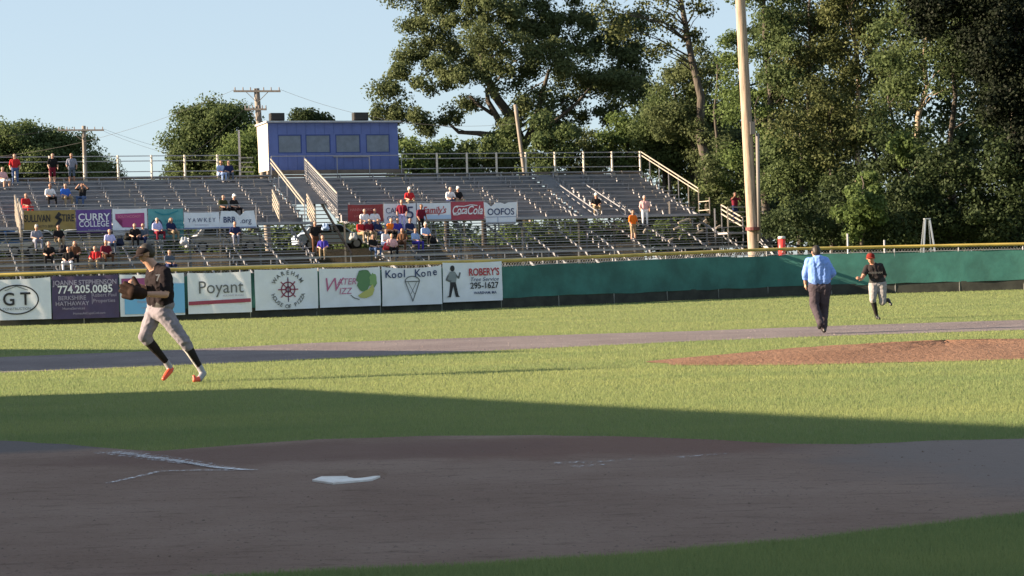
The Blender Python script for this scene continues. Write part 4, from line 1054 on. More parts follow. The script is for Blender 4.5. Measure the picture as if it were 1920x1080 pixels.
# right wood
GW = "trees of the wood on the right"
def wood(x, base_y, top, spread, Y, leaf, bk, label, r0, ells, lean=0, per=210, size=.21, dens=3.0, nl=12, name="woodland_tree", rmin=.5, rmax=1.1):
    wg = lambda k: x - lean * k + (RNG.uniform(-9, 9) if 0 < k < 1 else 0)
    pts = [(wg(k), base_y + (top - base_y) * k) for k in (0, .18, .36, .54, .72, .88, 1)]
    t = trunk_px(pts, Y)
    return tree(name, t[0], t, [E(*q_, Y, RNG.uniform(-2.6, .3)) for q_ in ells], leaf, bk, label, GW, per=per, size=size, dens=dens, r0=r0, nlimb=nl, rmin=rmin, rmax=rmax)
wood(1330, 330, -80, 0, 128, 'pine', bark, "tall sparse pine with bare limbs left of the light pole", .36,
     [(1150, 20, 40, 34), (1175, 75, 34, 22), (1220, 5, 40, 26), (1255, 40, 26, 14), (1290, 70, 18, 10), (1235, 95, 20, 10), (1310, 20, 22, 10), (1200, -40, 60, 30), (1300, -40, 60, 25)], lean=62, dens=2.2, per=70, size=.26, nl=34, name="pine_tree")
wood(1300, 400, 110, 0, 131, 'oak', bark, "dark leafy tree behind the end of the bleachers", .3, [(1280, 170, 50, 60), (1250, 220, 42, 44), (1320, 130, 46, 46), (1330, 240, 45, 60), (1275, 130, 34, 34), (1310, 320, 45, 50)])
wood(1345, 440, 120, 0, 121, 'light', bark, "bright green young tree just left of the light pole", .16, [(1360, 190, 30, 34), (1355, 90, 30, 40), (1340, 330, 34, 44), (1380, 120, 24, 50)], nl=10)
wood(1440, 440, -60, 0, 117, 'mid', bark, "slender dark trunked tree just right of the light pole", .28, [(1432, 60, 36, 70), (1455, 150, 34, 60), (1420, -20, 60, 40), (1470, 40, 40, 50), (1440, 330, 40, 60)], nl=20)
wood(1520, 430, -40, 0, 119, 'pine', bark, "tall pine in the middle of the wood", .22, [(1500, 60, 60, 44), (1540, 120, 60, 36), (1490, 170, 50, 34), (1560, 20, 60, 40), (1530, 230, 55, 26), (1470, 110, 36, 30), (1500, -40, 80, 40), (1515, 290, 50, 34), (1500, 350, 46, 30)], nl=30, name="pine_tree", dens=2.8)
wood(1608, 300, 10, 0, 116, 'pine', barkp, "pine with a forked pale trunk catching sun", .2, [(1600, 90, 60, 40), (1650, 60, 50, 40), (1580, 20, 60, 34), (1620, 140, 56, 22), (1560, 250, 50, 26), (1660, 130, 40, 28), (1630, -40, 90, 40), (1590, 190, 36, 20), (1640, 200, 34, 22), (1600, 235, 40, 26)], lean=12, nl=26, name="pine_tree", dens=2.8)
wood(1722, 330, 20, 0, 111, 'mid', barkp, "tree with a slim sunlit trunk in the right wood", .22, [(1700, 110, 50, 40), (1690, 180, 34, 26), (1740, 60, 60, 46), (1695, 270, 40, 34), (1760, 150, 40, 40), (1700, 20, 60, 40), (1720, -40, 90, 40)], lean=-14, nl=24)
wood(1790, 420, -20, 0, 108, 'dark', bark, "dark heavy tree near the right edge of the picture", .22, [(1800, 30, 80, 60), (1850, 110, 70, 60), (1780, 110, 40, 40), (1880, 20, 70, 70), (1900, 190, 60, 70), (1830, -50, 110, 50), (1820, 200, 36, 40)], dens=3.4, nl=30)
wood(1900, 440, -20, 0, 101, 'corner_dark', bark, "added black evergreen standing in for a dark blur in the top right corner", .3, [(1800, 20, 90, 60), (1880, 60, 90, 80), (1960, 180, 90, 90), (1870, -30, 100, 70), (1900, 160, 60, 60), (1860, 190, 46, 50), (1930, 290, 60, 70), (2040, 60, 90, 120), (1760, -10, 80, 40), (1840, 110, 60, 50), (1920, 240, 50, 60)], dens=4.2, nl=10)
wood(1780, 440, 260, 0, 102, 'dark', bark, "low dark shrubby tree above the right part of the fence", .2, [(1760, 330, 60, 50), (1830, 310, 70, 60), (1890, 350, 60, 70), (1700, 390, 60, 50), (1800, 400, 80, 50), (1880, 430, 70, 40)], dens=3.4, nl=16)
wood(1500, 440, 250, 0, 110, 'mid', bark, "leafy understorey tree right of the light pole", .18, [(1490, 300, 60, 40), (1540, 340, 50, 40), (1460, 370, 40, 50), (1500, 400, 60, 40), (1450, 270, 30, 40)], dens=3, nl=12)
wood(1640, 440, 250, 0, 107, 'dark', bark, "dark understorey thicket behind the sunlit bush", .2, [(1640, 290, 60, 44), (1600, 350, 60, 40), (1680, 350, 60, 50), (1570, 400, 60, 44), (1660, 420, 80, 40), (1590, 440, 60, 30), (1720, 430, 60, 36)], dens=3.2, nl=12)
wood(1265, 400, 150, 0, 132, 'mid', bark, "green leafy tree standing over the sloping end rail", .16, [(1240, 200, 40, 40), (1215, 245, 36, 34), (1270, 270, 44, 40), (1240, 300, 34, 34), (1290, 215, 34, 40)], nl=8)
wood(1345, 440, 300, 0, 120, 'oak', bark, "olive bush between the end rail and the light pole", .1, [(1345, 310, 34, 40), (1330, 360, 36, 36), (1375, 350, 26, 44), (1350, 410, 40, 34)], nl=6)
wood(1415, 440, 200, 0, 118, 'light', bark, "bright leafy tree partly hidden behind the light pole", .14, [(1440, 230, 28, 40), (1365, 205, 26, 36), (1440, 150, 24, 50), (1390, 290, 30, 30), (1445, 300, 26, 36)], nl=8)
wood(1560, 440, 200, 0, 108, 'pine', bark, "feathery pine low in the middle of the wood", .14, [(1530, 190, 46, 20), (1570, 220, 60, 22), (1520, 260, 50, 22), (1600, 260, 40, 24), (1560, 300, 46, 24), (1480, 230, 36, 24)], nl=8, name="pine_tree")
wood(1670, 440, 150, 0, 107, 'mid', bark, "mid green tree left of the slim pale trunk", .14, [(1665, 190, 40, 34), (1650, 240, 34, 30), (1690, 140, 40, 40), (1650, 90, 40, 40)], nl=8)
wood(1615, 445, 330, 0, 100, 'light', bark, "sunlit bright bush standing before the dark wood", .1, [(1625, 345, 24, 26), (1605, 375, 34, 26), (1640, 385, 26, 30), (1590, 400, 24, 18), (1610, 420, 36, 18)], dens=4.5, nl=8, size=.24, rmin=.3, rmax=.6)
wood(1700, 440, 290, 0, 104, 'light', bark, "small sunlit tree beside the slim pale trunk", .1, [(1695, 285, 30, 22), (1670, 275, 20, 14)], dens=4, nl=6, size=.24, rmin=.3, rmax=.6)
# far tree line closing the gaps, one mass
def mass(name, spec, leaf, dens, per, size, label, cat, rm=(.9, 1.8)):
    fl = [E(*q_) for q_ in spec]
    cl_ = subclumps([(c[:], rx, ry, rz) for c, rx, ry, rz in fl], dens, *rm)
    V, rn = leaves(cl_, per, size)
    tag(quads_mesh(name, V, 4, LEAF[leaf], None, rn), label, cat, kind="stuff")
U_ = RNG.uniform
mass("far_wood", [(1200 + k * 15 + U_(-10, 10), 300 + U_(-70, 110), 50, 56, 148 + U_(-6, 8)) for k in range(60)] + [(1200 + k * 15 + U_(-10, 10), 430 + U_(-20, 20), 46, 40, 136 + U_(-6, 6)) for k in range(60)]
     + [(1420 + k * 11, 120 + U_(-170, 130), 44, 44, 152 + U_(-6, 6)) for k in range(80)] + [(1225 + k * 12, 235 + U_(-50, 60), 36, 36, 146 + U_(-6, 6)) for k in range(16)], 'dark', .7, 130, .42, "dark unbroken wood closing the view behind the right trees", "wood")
mass("undergrowth", [(1440 + k * 9 + U_(-8, 8), 425 + U_(-35, 25), 26, 24, 103 + U_(-3, 3)) for k in range(64)], 'dark', 2.2, 120, .2, "low dark undergrowth along the foot of the wood", "undergrowth", (.4, .8))
fl = []
for k in range(130):
    fl.append(E(-100 + k * 9, 474 + RNG.uniform(-40, 24), 34, 26, 165 + RNG.uniform(-6, 6)))
cl_ = subclumps([(c[:], rx, ry, rz) for c, rx, ry, rz in fl], 1.0, .8, 1.4)
V, rn = leaves(cl_, 80, .5)
tag(quads_mesh("hedge_row", V, 4, LEAF['mid'], None, rn), "low tangled hedge growth seen under the bleachers", "hedge", kind="stuff")

# ------------------------------------------------------------------ people
def capsule(a, b, ra, rb, n=12, k=4):
    a = Vector(a); b = Vector(b); d = b - a; L = d.length
    d = d.normalized() if L > 1e-6 else Vector((0, 0, 1))
    h = Vector((0, 0, 1)) if abs(d.z) < .9 else Vector((1, 0, 0)); x = d.cross(h).normalized(); y = d.cross(x)
    rings = [(a - d * ra * math.cos(math.pi / 2 * i / k), ra * math.sin(math.pi / 2 * i / k)) for i in range(k + 1)]
    rings += [(b + d * rb * math.sin(math.pi / 2 * i / k), rb * math.cos(math.pi / 2 * i / k)) for i in range(k + 1)]
    v = [rings[0][0]]; f = []
    for c, r in rings[1:-1]:
        v += [c + (x * math.cos(2 * math.pi * j / n) + y * math.sin(2 * math.pi * j / n)) * r for j in range(n)]
    v.append(rings[-1][0]); m = len(rings) - 2
    for j in range(n): f.append([0, 1 + (j + 1) % n, 1 + j])
    for i in range(m - 1):
        for j in range(n): f.append([1 + i * n + j, 1 + i * n + (j + 1) % n, 1 + (i + 1) * n + (j + 1) % n, 1 + (i + 1) * n + j])
    for j in range(n): f.append([1 + (m - 1) * n + j, 1 + (m - 1) * n + (j + 1) % n, len(v) - 1])
    return v, f
def body_mesh(caps, voxel, smooth=4):
    mb = MB()
    for (a, b, ra, rb, t) in caps: mb.add(*capsule(a, b, ra, rb))
    o = mb.build("tmp", None)
    rm = o.modifiers.new("r", 'REMESH'); rm.mode = 'VOXEL'; rm.voxel_size = voxel
    sm = o.modifiers.new("s", 'SMOOTH'); sm.factor = .5; sm.iterations = smooth
    dg = bpy.context.evaluated_depsgraph_get(); dg.update()
    me = bpy.data.meshes.new_from_object(o.evaluated_get(dg), depsgraph=dg)
    bpy.data.objects.remove(o)
    return me
def cloth(key, col, **k):
    return flat("cloth_" + key, col, .95, bump=.012, bscale=9, var=.14, scale=8, spec=.12, **k)
SKIN = {'l': mat("skin_light", (.42, .235, .165), .55, var=.06, scale=6), 'd': mat("skin_tan", (.28, .14, .09), .55, var=.06, scale=6)}
from mathutils import noise as mnoise
def wrinkle(me, caps, amp, plain):
    n = len(me.vertices); co = np.empty(n * 3, np.float32); me.vertices.foreach_get("co", co); co = co.reshape(-1, 3).astype(float)
    no = np.empty(n * 3, np.float32); me.vertices.foreach_get("normal", no); no = no.reshape(-1, 3)
    best = np.full(n, 1e9); cl = np.zeros(n, bool)
    for (a, b, ra, rb, t) in caps:
        A = np.array(a); d = np.array(b) - A; L2 = max(1e-9, d @ d); q = np.clip(((co - A) @ d) / L2, 0, 1)
        ds = np.linalg.norm(co - (A + q[:, None] * d), axis=1) - (ra + (rb - ra) * q); k = ds < best; best[k] = ds[k]; cl[k] = t not in plain
    for i in np.nonzero(cl)[0]:
        x, y, z = co[i]
        h = 1 - abs(mnoise.noise((x * 7 + z * 3, y * 7, z * 11 - x * 4))) * 2.2
        h2 = mnoise.noise((x * 19, y * 19 + z * 8, z * 17))
        co[i] += no[i] * amp * (h * .8 + h2 * .5)
    me.vertices.foreach_set("co", co.astype(np.float32).ravel()); me.update()
def person(caps, mats, voxel, loc, label, cat="person", group=None, rot=0.0, smooth=4):
    me = body_mesh(caps, voxel, smooth)
    if voxel < .0105: wrinkle(me, caps, .010, ('skin', 'eye', 'lip', 'hair', 'shoe', 'toe', 'sock', 'strap', 'belt'))
    n = len(me.polygons); ctr = np.empty(n * 3, np.float32); me.polygons.foreach_get("center", ctr); ctr = ctr.reshape(-1, 3)
    names = list(mats.keys()); best = np.full(n, 1e9); idx = np.zeros(n, np.int32)
    for (a, b, ra, rb, t) in caps:
        A = np.array(a); Bq = np.array(b); d = Bq - A; L2 = max(1e-9, d @ d)
        s = np.clip(((ctr - A) @ d) / L2, 0, 1); dist = np.linalg.norm(ctr - (A + s[:, None] * d), axis=1) - (ra + (rb - ra) * s)
        k = dist < best; best[k] = dist[k]; idx[k] = names.index(t)
    me.name = "person"
    o = link("person", me, [mats[k] for k in names], None, True)
    me.polygons.foreach_set("material_index", idx); me.update()
    o.location = loc; o.rotation_euler = (0, 0, rot)
    tag(o, label, cat, group)
    return o
def lp3(a, b, t): return tuple(a[i] + (b[i] - a[i]) * t for i in range(3))
def add3(a, b): return tuple(a[i] + b[i] for i in range(3))
def hand(caps, wrist, dirv, side, t='skin', curl=.5, thumb=None):
    """palm, four fingers and a thumb, from the wrist along dirv; side = across the palm"""
    d = Vector(dirv).normalized(); s = Vector(side); s = (s - d * s.dot(d)).normalized(); n = d.cross(s)
    w_ = Vector(wrist)
    caps.append((tuple(w_), tuple(w_ + d * .07), .026, .03, t)); caps.append((tuple(w_ + d * .06 - s * .03), tuple(w_ + d * .075 + s * .03), .02, .02, t))
    for k, (off, L) in enumerate(((-.033, .065), (-.011, .078), (.011, .074), (.033, .055))):
        p0 = w_ + d * .085 + s * off; p1 = p0 + d * L * .5 + n * L * .25 * curl; p2 = p1 + d * L * .25 + n * L * .55 * curl
        caps.append((tuple(p0), tuple(p1), .0105, .0098, t)); caps.append((tuple(p1), tuple(p2), .0098, .009, t))
    p0 = w_ + d * .03 - s * .028; p1 = p0 + d * .03 - s * .032; p2 = p1 + d * .03 - s * .006 + n * .012
    caps.append((tuple(p0), tuple(p1), .014, .012, t)); caps.append((tuple(p1), tuple(p2), .012, .010, t))
def head(caps, c, f, hair='hair', up=(0, 0, 1), r=.097, beard=False):
    """c = centre of the head, f = where the face points"""
    f = Vector(f).normalized(); u = Vector(up).normalized(); s = f.cross(u).normalized(); u = s.cross(f); c = Vector(c)
    P = lambda a, b_, d: tuple(c + f * a + s * b_ + u * d)
    caps.append((P(-.01, 0, .035), P(-.012, 0, .035), r, r, 'skin')); caps.append((P(.03, 0, -.055), P(.035, 0, -.03), .058, .068, 'skin'))
    caps.append((P(.045, 0, -.095), P(.02, 0, -.075), .032, .05, 'skin'))
    caps.append((P(.10, 0, -.018), P(.082, 0, .03), .016, .011, 'skin'))       # nose
    caps.append((P(.072, -.05, .035), P(.072, .05, .035), .018, .018, 'skin')) # brow
    for q_ in (-1, 1):
        caps.append((P(-.01, q_ * .088, .01), P(-.005, q_ * .09, -.025), .017, .012, 'skin'))
        caps.append((P(.083, q_ * .033, .012), P(.084, q_ * .033, .012), .011, .011, 'eye'))
    caps.append((P(.086, -.02, -.066), P(.086, .02, -.066), .008, .008, 'lip'))
    caps.append((P(-.035, 0, .05), P(-.045, 0, .02), r * 1.02, r * .98, hair))
    return f, s, u
def cap_child(parent, c, f, up, m, m_brim, r=.107):
    f = Vector(f).normalized(); u = Vector(up).normalized(); s = f.cross(u).normalized(); u = s.cross(f).normalized(); c = Vector(c)
    v = []; fc = []; NA_, NR_ = 24, 8
    for i in range(NR_ + 1):
        el = math.pi / 2 * i / NR_
        for k in range(NA_):
            a = 2 * math.pi * k / NA_
            rr = r * (math.cos(el) ** .8)
            v.append(c + f * rr * 1.08 * math.cos(a) + s * rr * .95 * math.sin(a) + u * (.03 + .095 * math.sin(el) ** .9))
    for i in range(NR_):
        for k in range(NA_):
            k2 = (k + 1) % NA_; fc.append([i * NA_ + k, i * NA_ + k2, (i + 1) * NA_ + k2, (i + 1) * NA_ + k])
    fc.append([k for k in range(NA_)][::-1])
    o = meshobj("cap", v, fc, m, parent, True)
    v = []; fc = []
    for j in range(7):
        t = j / 6
        for k in range(13):
            a = math.radians(-62 + 124 * k / 12); rad = r * 1.06 + t * .075 * math.cos(a * 1.1)
            x = f * rad * math.cos(a) + s * rad * .95 * math.sin(a); cv = -.018 * abs(math.sin(a)) ** 2 - t * .022
            for z in (0, .006): v.append(c + x + u * (.037 + cv + z))
    W_ = 26
    for j in range(6):
        for k in range(12):
            a = j * W_ + 2 * k; fc.append([a + 1, a + 3, a + W_ + 3, a + W_ + 1]); fc.append([a, a + W_, a + W_ + 2, a + 2])
    for k in range(12):
        a = 6 * W_ + 2 * k; fc.append([a, a + 1, a + 3, a + 2])
    meshobj("brim", v, fc, m_brim, o, True)
    meshobj("button", *capsule(c + u * .124, c + u * .128, .012, .012), m_brim, o, True)
    return o
eye = flat("eye_dark", (.02, .015, .012), .3); lip = flat("lip_red", (.26, .09, .075), .5)
hair_d = flat("hair_dark", (.02, .014, .010), .6); hair_b = flat("hair_blond", (.25, .16, .07), .6); hair_g = flat("hair_grey", (.30, .29, .28), .6); hair_br = flat("hair_brown", (.06, .035, .02), .6)
jersey = cloth("black_jersey", (.016, .012, .014)); greyp = cloth("grey_trousers", (.205, .188, .22)); blacks = cloth("black_sock", (.02, .017, .018)); whites = cloth("white_strap", (.6, .58, .58))
shoe_o = flat("shoe_orange", (.62, .07, .03), .4); shoe_g = flat("shoe_grey", (.25, .25, .28), .5)
belt_m = flat("belt_black", (.012, .012, .013), .8)

# pitcher running at left
def P_(zx, zy, y): return ((zx - 430) / 472.0, y, (1005 - zy) / 472.0)
caps = []
hipL, hipR = P_(410, 540, -.07), P_(335, 535, .07)
shL, shR = P_(432, 272, -.17), P_(318, 268, .15)
knR, anR = P_(272, 690, -.02), P_(392, 872, .22)
knL, anL = P_(540, 728, -.10), P_(628, 905, .02)
waistL, waistR = P_(425, 480, -.06), P_(340, 475, .07)
caps += [(hipL, hipR, .125, .125, 'pants'), (waistL, waistR, .115, .115, 'pants'), (P_(410, 478, -.06), P_(348, 475, .07), .117, .117, 'belt')]
caps += [(P_(418, 462, -.06), P_(405, 320, -.07), .128, .15, 'shirt'), (P_(345, 460, .06), P_(345, 320, .07), .126, .145, 'shirt'), (P_(380, 460, 0), P_(375, 300, 0), .13, .15, 'shirt')]
caps += [(shL, shR, .085, .085, 'shirt'), (P_(372, 255, 0), P_(345, 215, -.02), .075, .062, 'skin')]
caps += [(hipL, knL, .125, .085, 'pants'), (hipR, knR, .125, .088, 'pants')]
caps += [(knL, lp3(knL, anL, .25), .082, .078, 'pants'), (lp3(knL, anL, .22), lp3(knL, anL, .45), .075, .066, 'sock'), (lp3(knL, anL, .4), anL, .066, .045, 'sock')]
caps += [(knR, lp3(knR, anR, .16), .084, .08, 'pants'), (lp3(knR, anR, .18), lp3(knR, anR, .5), .076, .066, 'sock'), (lp3(knR, anR, .45), anR, .064, .045, 'sock')]
# stirrup stripe on the standing leg
st_a, st_b = lp3(knL, anL, .30), lp3(knL, anL, .98)
caps += [(add3(st_a, (-.05, -.045, 0)), add3(st_b, (-.03, -.03, 0)), .022, .02, 'strap')]
fL = P_(612, 990, -.10); fR = P_(385, 965, .16)
caps += [(anL, P_(650, 955, .02), .05, .045, 'shoe'), (P_(652, 950, .02), P_(630, 985, -.06), .048, .045, 'shoe'), (P_(630, 985, -.06), P_(604, 990, -.14), .044, .03, 'toe'), (P_(600, 965, -.12), P_(606, 990, -.13), .026, .026, 'toe')]
caps += [(anR, P_(418, 925, .24), .05, .045, 'shoe'), (P_(418, 920, .24), P_(398, 950, .18), .046, .044, 'toe'), (P_(398, 950, .18), P_(378, 980, .12), .044, .03, 'toe')]
elL, wrL = P_(442, 415, -.30), P_(310, 408, -.38)
elR, wrR = P_(300, 385, .10), P_(250, 350, -.12)
caps += [(shL, lp3(shL, elL, .75), .088, .075, 'shirt'), (lp3(shL, elL, .7), elL, .062, .052, 'skin'), (elL, wrL, .052, .036, 'skin')]
caps += [(shR, lp3(shR, elR, .7), .085, .072, 'shirt'), (lp3(shR, elR, .65), elR, .058, .05, 'skin'), (elR, wrR, .05, .034, 'skin')]
hand(caps, wrR, (-.4, -.5, .35), (0, .3, 1), curl=.9)
hand(caps, wrL, (-1, -.15, .1), (0, 0, 1), curl=.7)
hc = P_(299, 146, -.06)
hf = (-.84, -.42, -.30)
head(caps, hc, hf, 'hair', r=.106)
caps.append((P_(352, 240, -.01), add3(hc, (.03, .01, -.08)), .086, .074, 'skin')); caps.append((P_(420, 262, -.12), P_(350, 232, .0), .07, .075, 'shirt')); caps.append((P_(325, 258, .13), P_(355, 232, .0), .07, .07, 'shirt'))
pm = {'skin': SKIN['l'], 'shirt': jersey, 'pants': greyp, 'belt': belt_m, 'sock': blacks, 'strap': whites, 'shoe': shoe_g, 'toe': shoe_o, 'hair': hair_d, 'eye': eye, 'lip': lip}
ploc = gp(319, 719); ploc.z = 0.01
pl1 = person(caps, pm, .0085, ploc, "pitcher in black jersey and grey trousers running left with head bowed", group=None, smooth=5)
cap_m = cloth("black_cap", (.02, .014, .014)); cap_child(pl1, hc, hf, (-.25, -.1, 1), cap_m, cap_m, r=.118)
txt = text(pl1, "7", 0, 0, .13, flat("num_grey", (.35, .34, .35)), bold=.02, name="jersey_number"); txt.location = P_(392, 305, -.262); txt.rotation_euler = (math.radians(90), 0, math.radians(0))
# baseball glove on his left hand
gl = []
gcen = Vector(wrL) + Vector((-.10, -.05, .0))
gl_e = MB()
def glove(center, mm):
    c = []
    c.append((tuple(center + Vector((.05, 0, -.02))), tuple(center + Vector((-.05, -.02, .0))), .085, .095, 'g'))
    for k, (dx, dz, L) in enumerate(((-.05, .06, .15), (-.09, .03, .17), (-.10, -.02, .17), (-.08, -.07, .15))):
        a = center + Vector((dx, -.04, dz)); b_ = a + Vector((-L * .8, .02, L * .5 - .02 * k)); c.append((tuple(a), tuple(b_), .042, .03, 'g'))
    a = center + Vector((.0, .04, .07)); c.append((tuple(a), tuple(a + Vector((-.07, .06, .13))), .042, .03, 'g'))
    return c
gm = flat("glove_leather", (.022, .011, .008), .85, var=.25, scale=10, spec=.15)
o = person(glove(gcen + Vector((.02, 0, .03)), gm), {'g': gm}, .011, ploc, "dark brown baseball glove held at the chest of the running pitcher", "glove", smooth=3); o.name = "baseball_glove"; o.data.name = "baseball_glove"

# umpire walking away
SU = 490.0
def Q_(zx, zy, y): return ((zx - 390) / SU, y, (1008 - zy) / SU)
caps = []
sL, sR = Q_(262, 305, .0), Q_(452, 305, .03)
caps += [(sL, sR, .085, .085, 'shirt'), (Q_(310, 330, 0), Q_(320, 480, -.02), .15, .145, 'shirt'), (Q_(425, 330, 0), Q_(425, 480, -.02), .15, .15, 'shirt'), (Q_(370, 320, 0), Q_(372, 480, 0), .17, .16, 'shirt')]
caps += [(Q_(315, 505, 0), Q_(432, 505, 0), .135, .135, 'belt'), (Q_(320, 560, .0), Q_(428, 560, 0), .15, .15, 'pants')]
kL, aL = Q_(308, 730, -.02), Q_(348, 905, -.30); kR, aR = Q_(420, 770, .08), Q_(405, 955, .0)
caps += [(Q_(325, 575, 0), kL, .14, .10, 'pants'), (kL, aL, .10, .072, 'pants'), (Q_(425, 575, 0), kR, .145, .105, 'pants'), (kR, aR, .105, .078, 'pants')]
caps += [(aL, Q_(340, 945, -.26), .055, .05, 'shoe'), (Q_(340, 945, -.26), Q_(345, 930, -.10), .05, .04, 'shoe'), (aR, Q_(408, 985, -.02), .05, .05, 'shoe'), (Q_(410, 985, -.06), Q_(412, 985, .16), .045, .04, 'shoe')]
eL, wL = Q_(222, 430, .02), Q_(228, 515, .10); eR, wR = Q_(520, 425, -.02), Q_(492, 500, .20)
caps += [(sL, eL, .088, .078, 'shirt'), (eL, lp3(eL, wL, .3), .074, .066, 'shirt'), (lp3(eL, wL, .2), wL, .048, .036, 'skin'), (sR, eR, .088, .078, 'shirt'), (eR, lp3(eR, wR, .2), .072, .062, 'shirt'), (lp3(eR, wR, .15), wR, .048, .036, 'skin')]
hand(caps, wL, (0.05, .3, -1), (0, 1, .2), curl=.5); hand(caps, wR, (-.3, .5, -.6), (0, .6, 1), curl=.6)
hcu = Q_(345, 215, .03); head(caps, hcu, (-.25, .97, -.05), 'hair'); caps.append((Q_(350, 290, 0), add3(hcu, (0, 0, -.06)), .075, .066, 'skin'))
caps.append((Q_(325, 275, -.02), Q_(372, 275, -.02), .05, .05, 'shirt'))
um = {'skin': SKIN['l'], 'shirt': cloth("umpire_blue", (.165, .285, .66)), 'pants': cloth("charcoal_trousers", (.055, .045, .055)), 'belt': flat("belt_navy", (.02, .025, .08)), 'shoe': flat("shoe_black", (.015, .015, .015), .4), 'hair': hair_d, 'eye': eye, 'lip': lip}
uloc = gp(1542, 626); uloc.z = .02
ump = person(caps, um, .0095, uloc, "umpire in a light blue shirt and charcoal trousers walking away", smooth=5)
ump.scale = (.90, .95, 1.0)
capu = cloth("navy_cap", (.014, .012, .014)); cap_child(ump, hcu, (-.25, .97, -.05), (0, 0, 1), capu, capu)

# runner coming in
SR = 427.0
def T_(zx, zy, y): return ((zx - 945) / SR, y, (868 - zy) / SR)
caps = []
sL, sR = T_(862, 332, .02), T_(1000, 318, .05)
caps += [(sL, sR, .08, .08, 'shirt'), (T_(905, 345, .0), T_(935, 450, .02), .12, .115, 'shirt'), (T_(965, 340, .0), T_(985, 450, .02), .12, .115, 'shirt'), (T_(935, 330, 0), T_(960, 450, 0), .12, .12, 'shirt')]
caps += [(T_(922, 478, 0), T_(1002, 470, 0), .112, .112, 'belt'), (T_(920, 510, 0), T_(1008, 505, 0), .118, .118, 'pants')]
kL, aL = T_(900, 660, -.14), T_(940, 815, -.02); kR, aR = T_(1000, 690, -.12), T_(1078, 672, .26)
caps += [(T_(920, 520, 0), kL, .12, .08, 'pants'), (kL, lp3(kL, aL, .1), .076, .072, 'pants'), (lp3(kL, aL, .12), lp3(kL, aL, .4), .068, .066, 'sock'), (lp3(kL, aL, .35), aL, .066, .045, 'sock')]
caps += [(T_(1008, 515, 0), kR, .12, .082, 'pants'), (kR, lp3(kR, aR, .15), .078, .072, 'pants'), (lp3(kR, aR, .2), aR, .068, .046, 'sock')]
caps += [(aL, T_(948, 848, -.02), .045, .042, 'shoe'), (T_(950, 852, .0), T_(955, 856, -.20), .04, .034, 'shoe'), (aR, T_(1095, 672, .28), .045, .042, 'shoe'), (T_(1092, 668, .3), T_(1114, 722, .2), .042, .034, 'shoe')]
eL, wL = T_(812, 415, -.08), T_(775, 448, -.26); eR, wR = T_(1048, 410, .16), T_(1020, 470, .02)
caps += [(sL, lp3(sL, eL, .7), .075, .066, 'shirt'), (lp3(sL, eL, .6), eL, .054, .048, 'skin'), (eL, wL, .048, .034, 'skin'), (sR, eR, .078, .066, 'shirt'), (eR, wR, .05, .036, 'skin')]
hand(caps, wL, (-.5, -.6, .3), (0, .4, 1), curl=1.0); hand(caps, wR, (-.3, -.7, .2), (0, .3, 1), curl=1.0)
hcr = T_(893, 232, -.08); head(caps, hcr, (-.22, -.97, -.12), 'hair'); caps.append((T_(925, 312, .0), add3(hcr, (.02, .02, -.06)), .06, .058, 'skin'))
rmats = {'skin': mat("skin_flushed", (.42, .20, .13), .55, var=.05), 'shirt': cloth("black_top", (.026, .022, .024)), 'pants': cloth("pale_trousers", (.25, .235, .24)), 'belt': belt_m, 'sock': blacks, 'shoe': um['shoe'], 'hair': hair_br, 'eye': eye, 'lip': lip}
rloc = gp(1644, 600); rloc.z = .015
run = person(caps, rmats, .0095, rloc, "player in black jersey and high black socks running towards the camera", smooth=5)
capr = cloth("orange_cap", (.16, .02, .015)); cap_child(run, hcr, (-.22, -.97, -.12), (0, 0, 1), capr, capr)
txt = text(run, "WAREHAM", 0, 0, .07, flat("num_cream", (.16, .15, .14)), bold=.02, name="jersey_lettering"); txt.location = add3(T_(935, 385, -.125), (0, -.006, 0)); txt.rotation_euler = (math.radians(90), 0, 0)

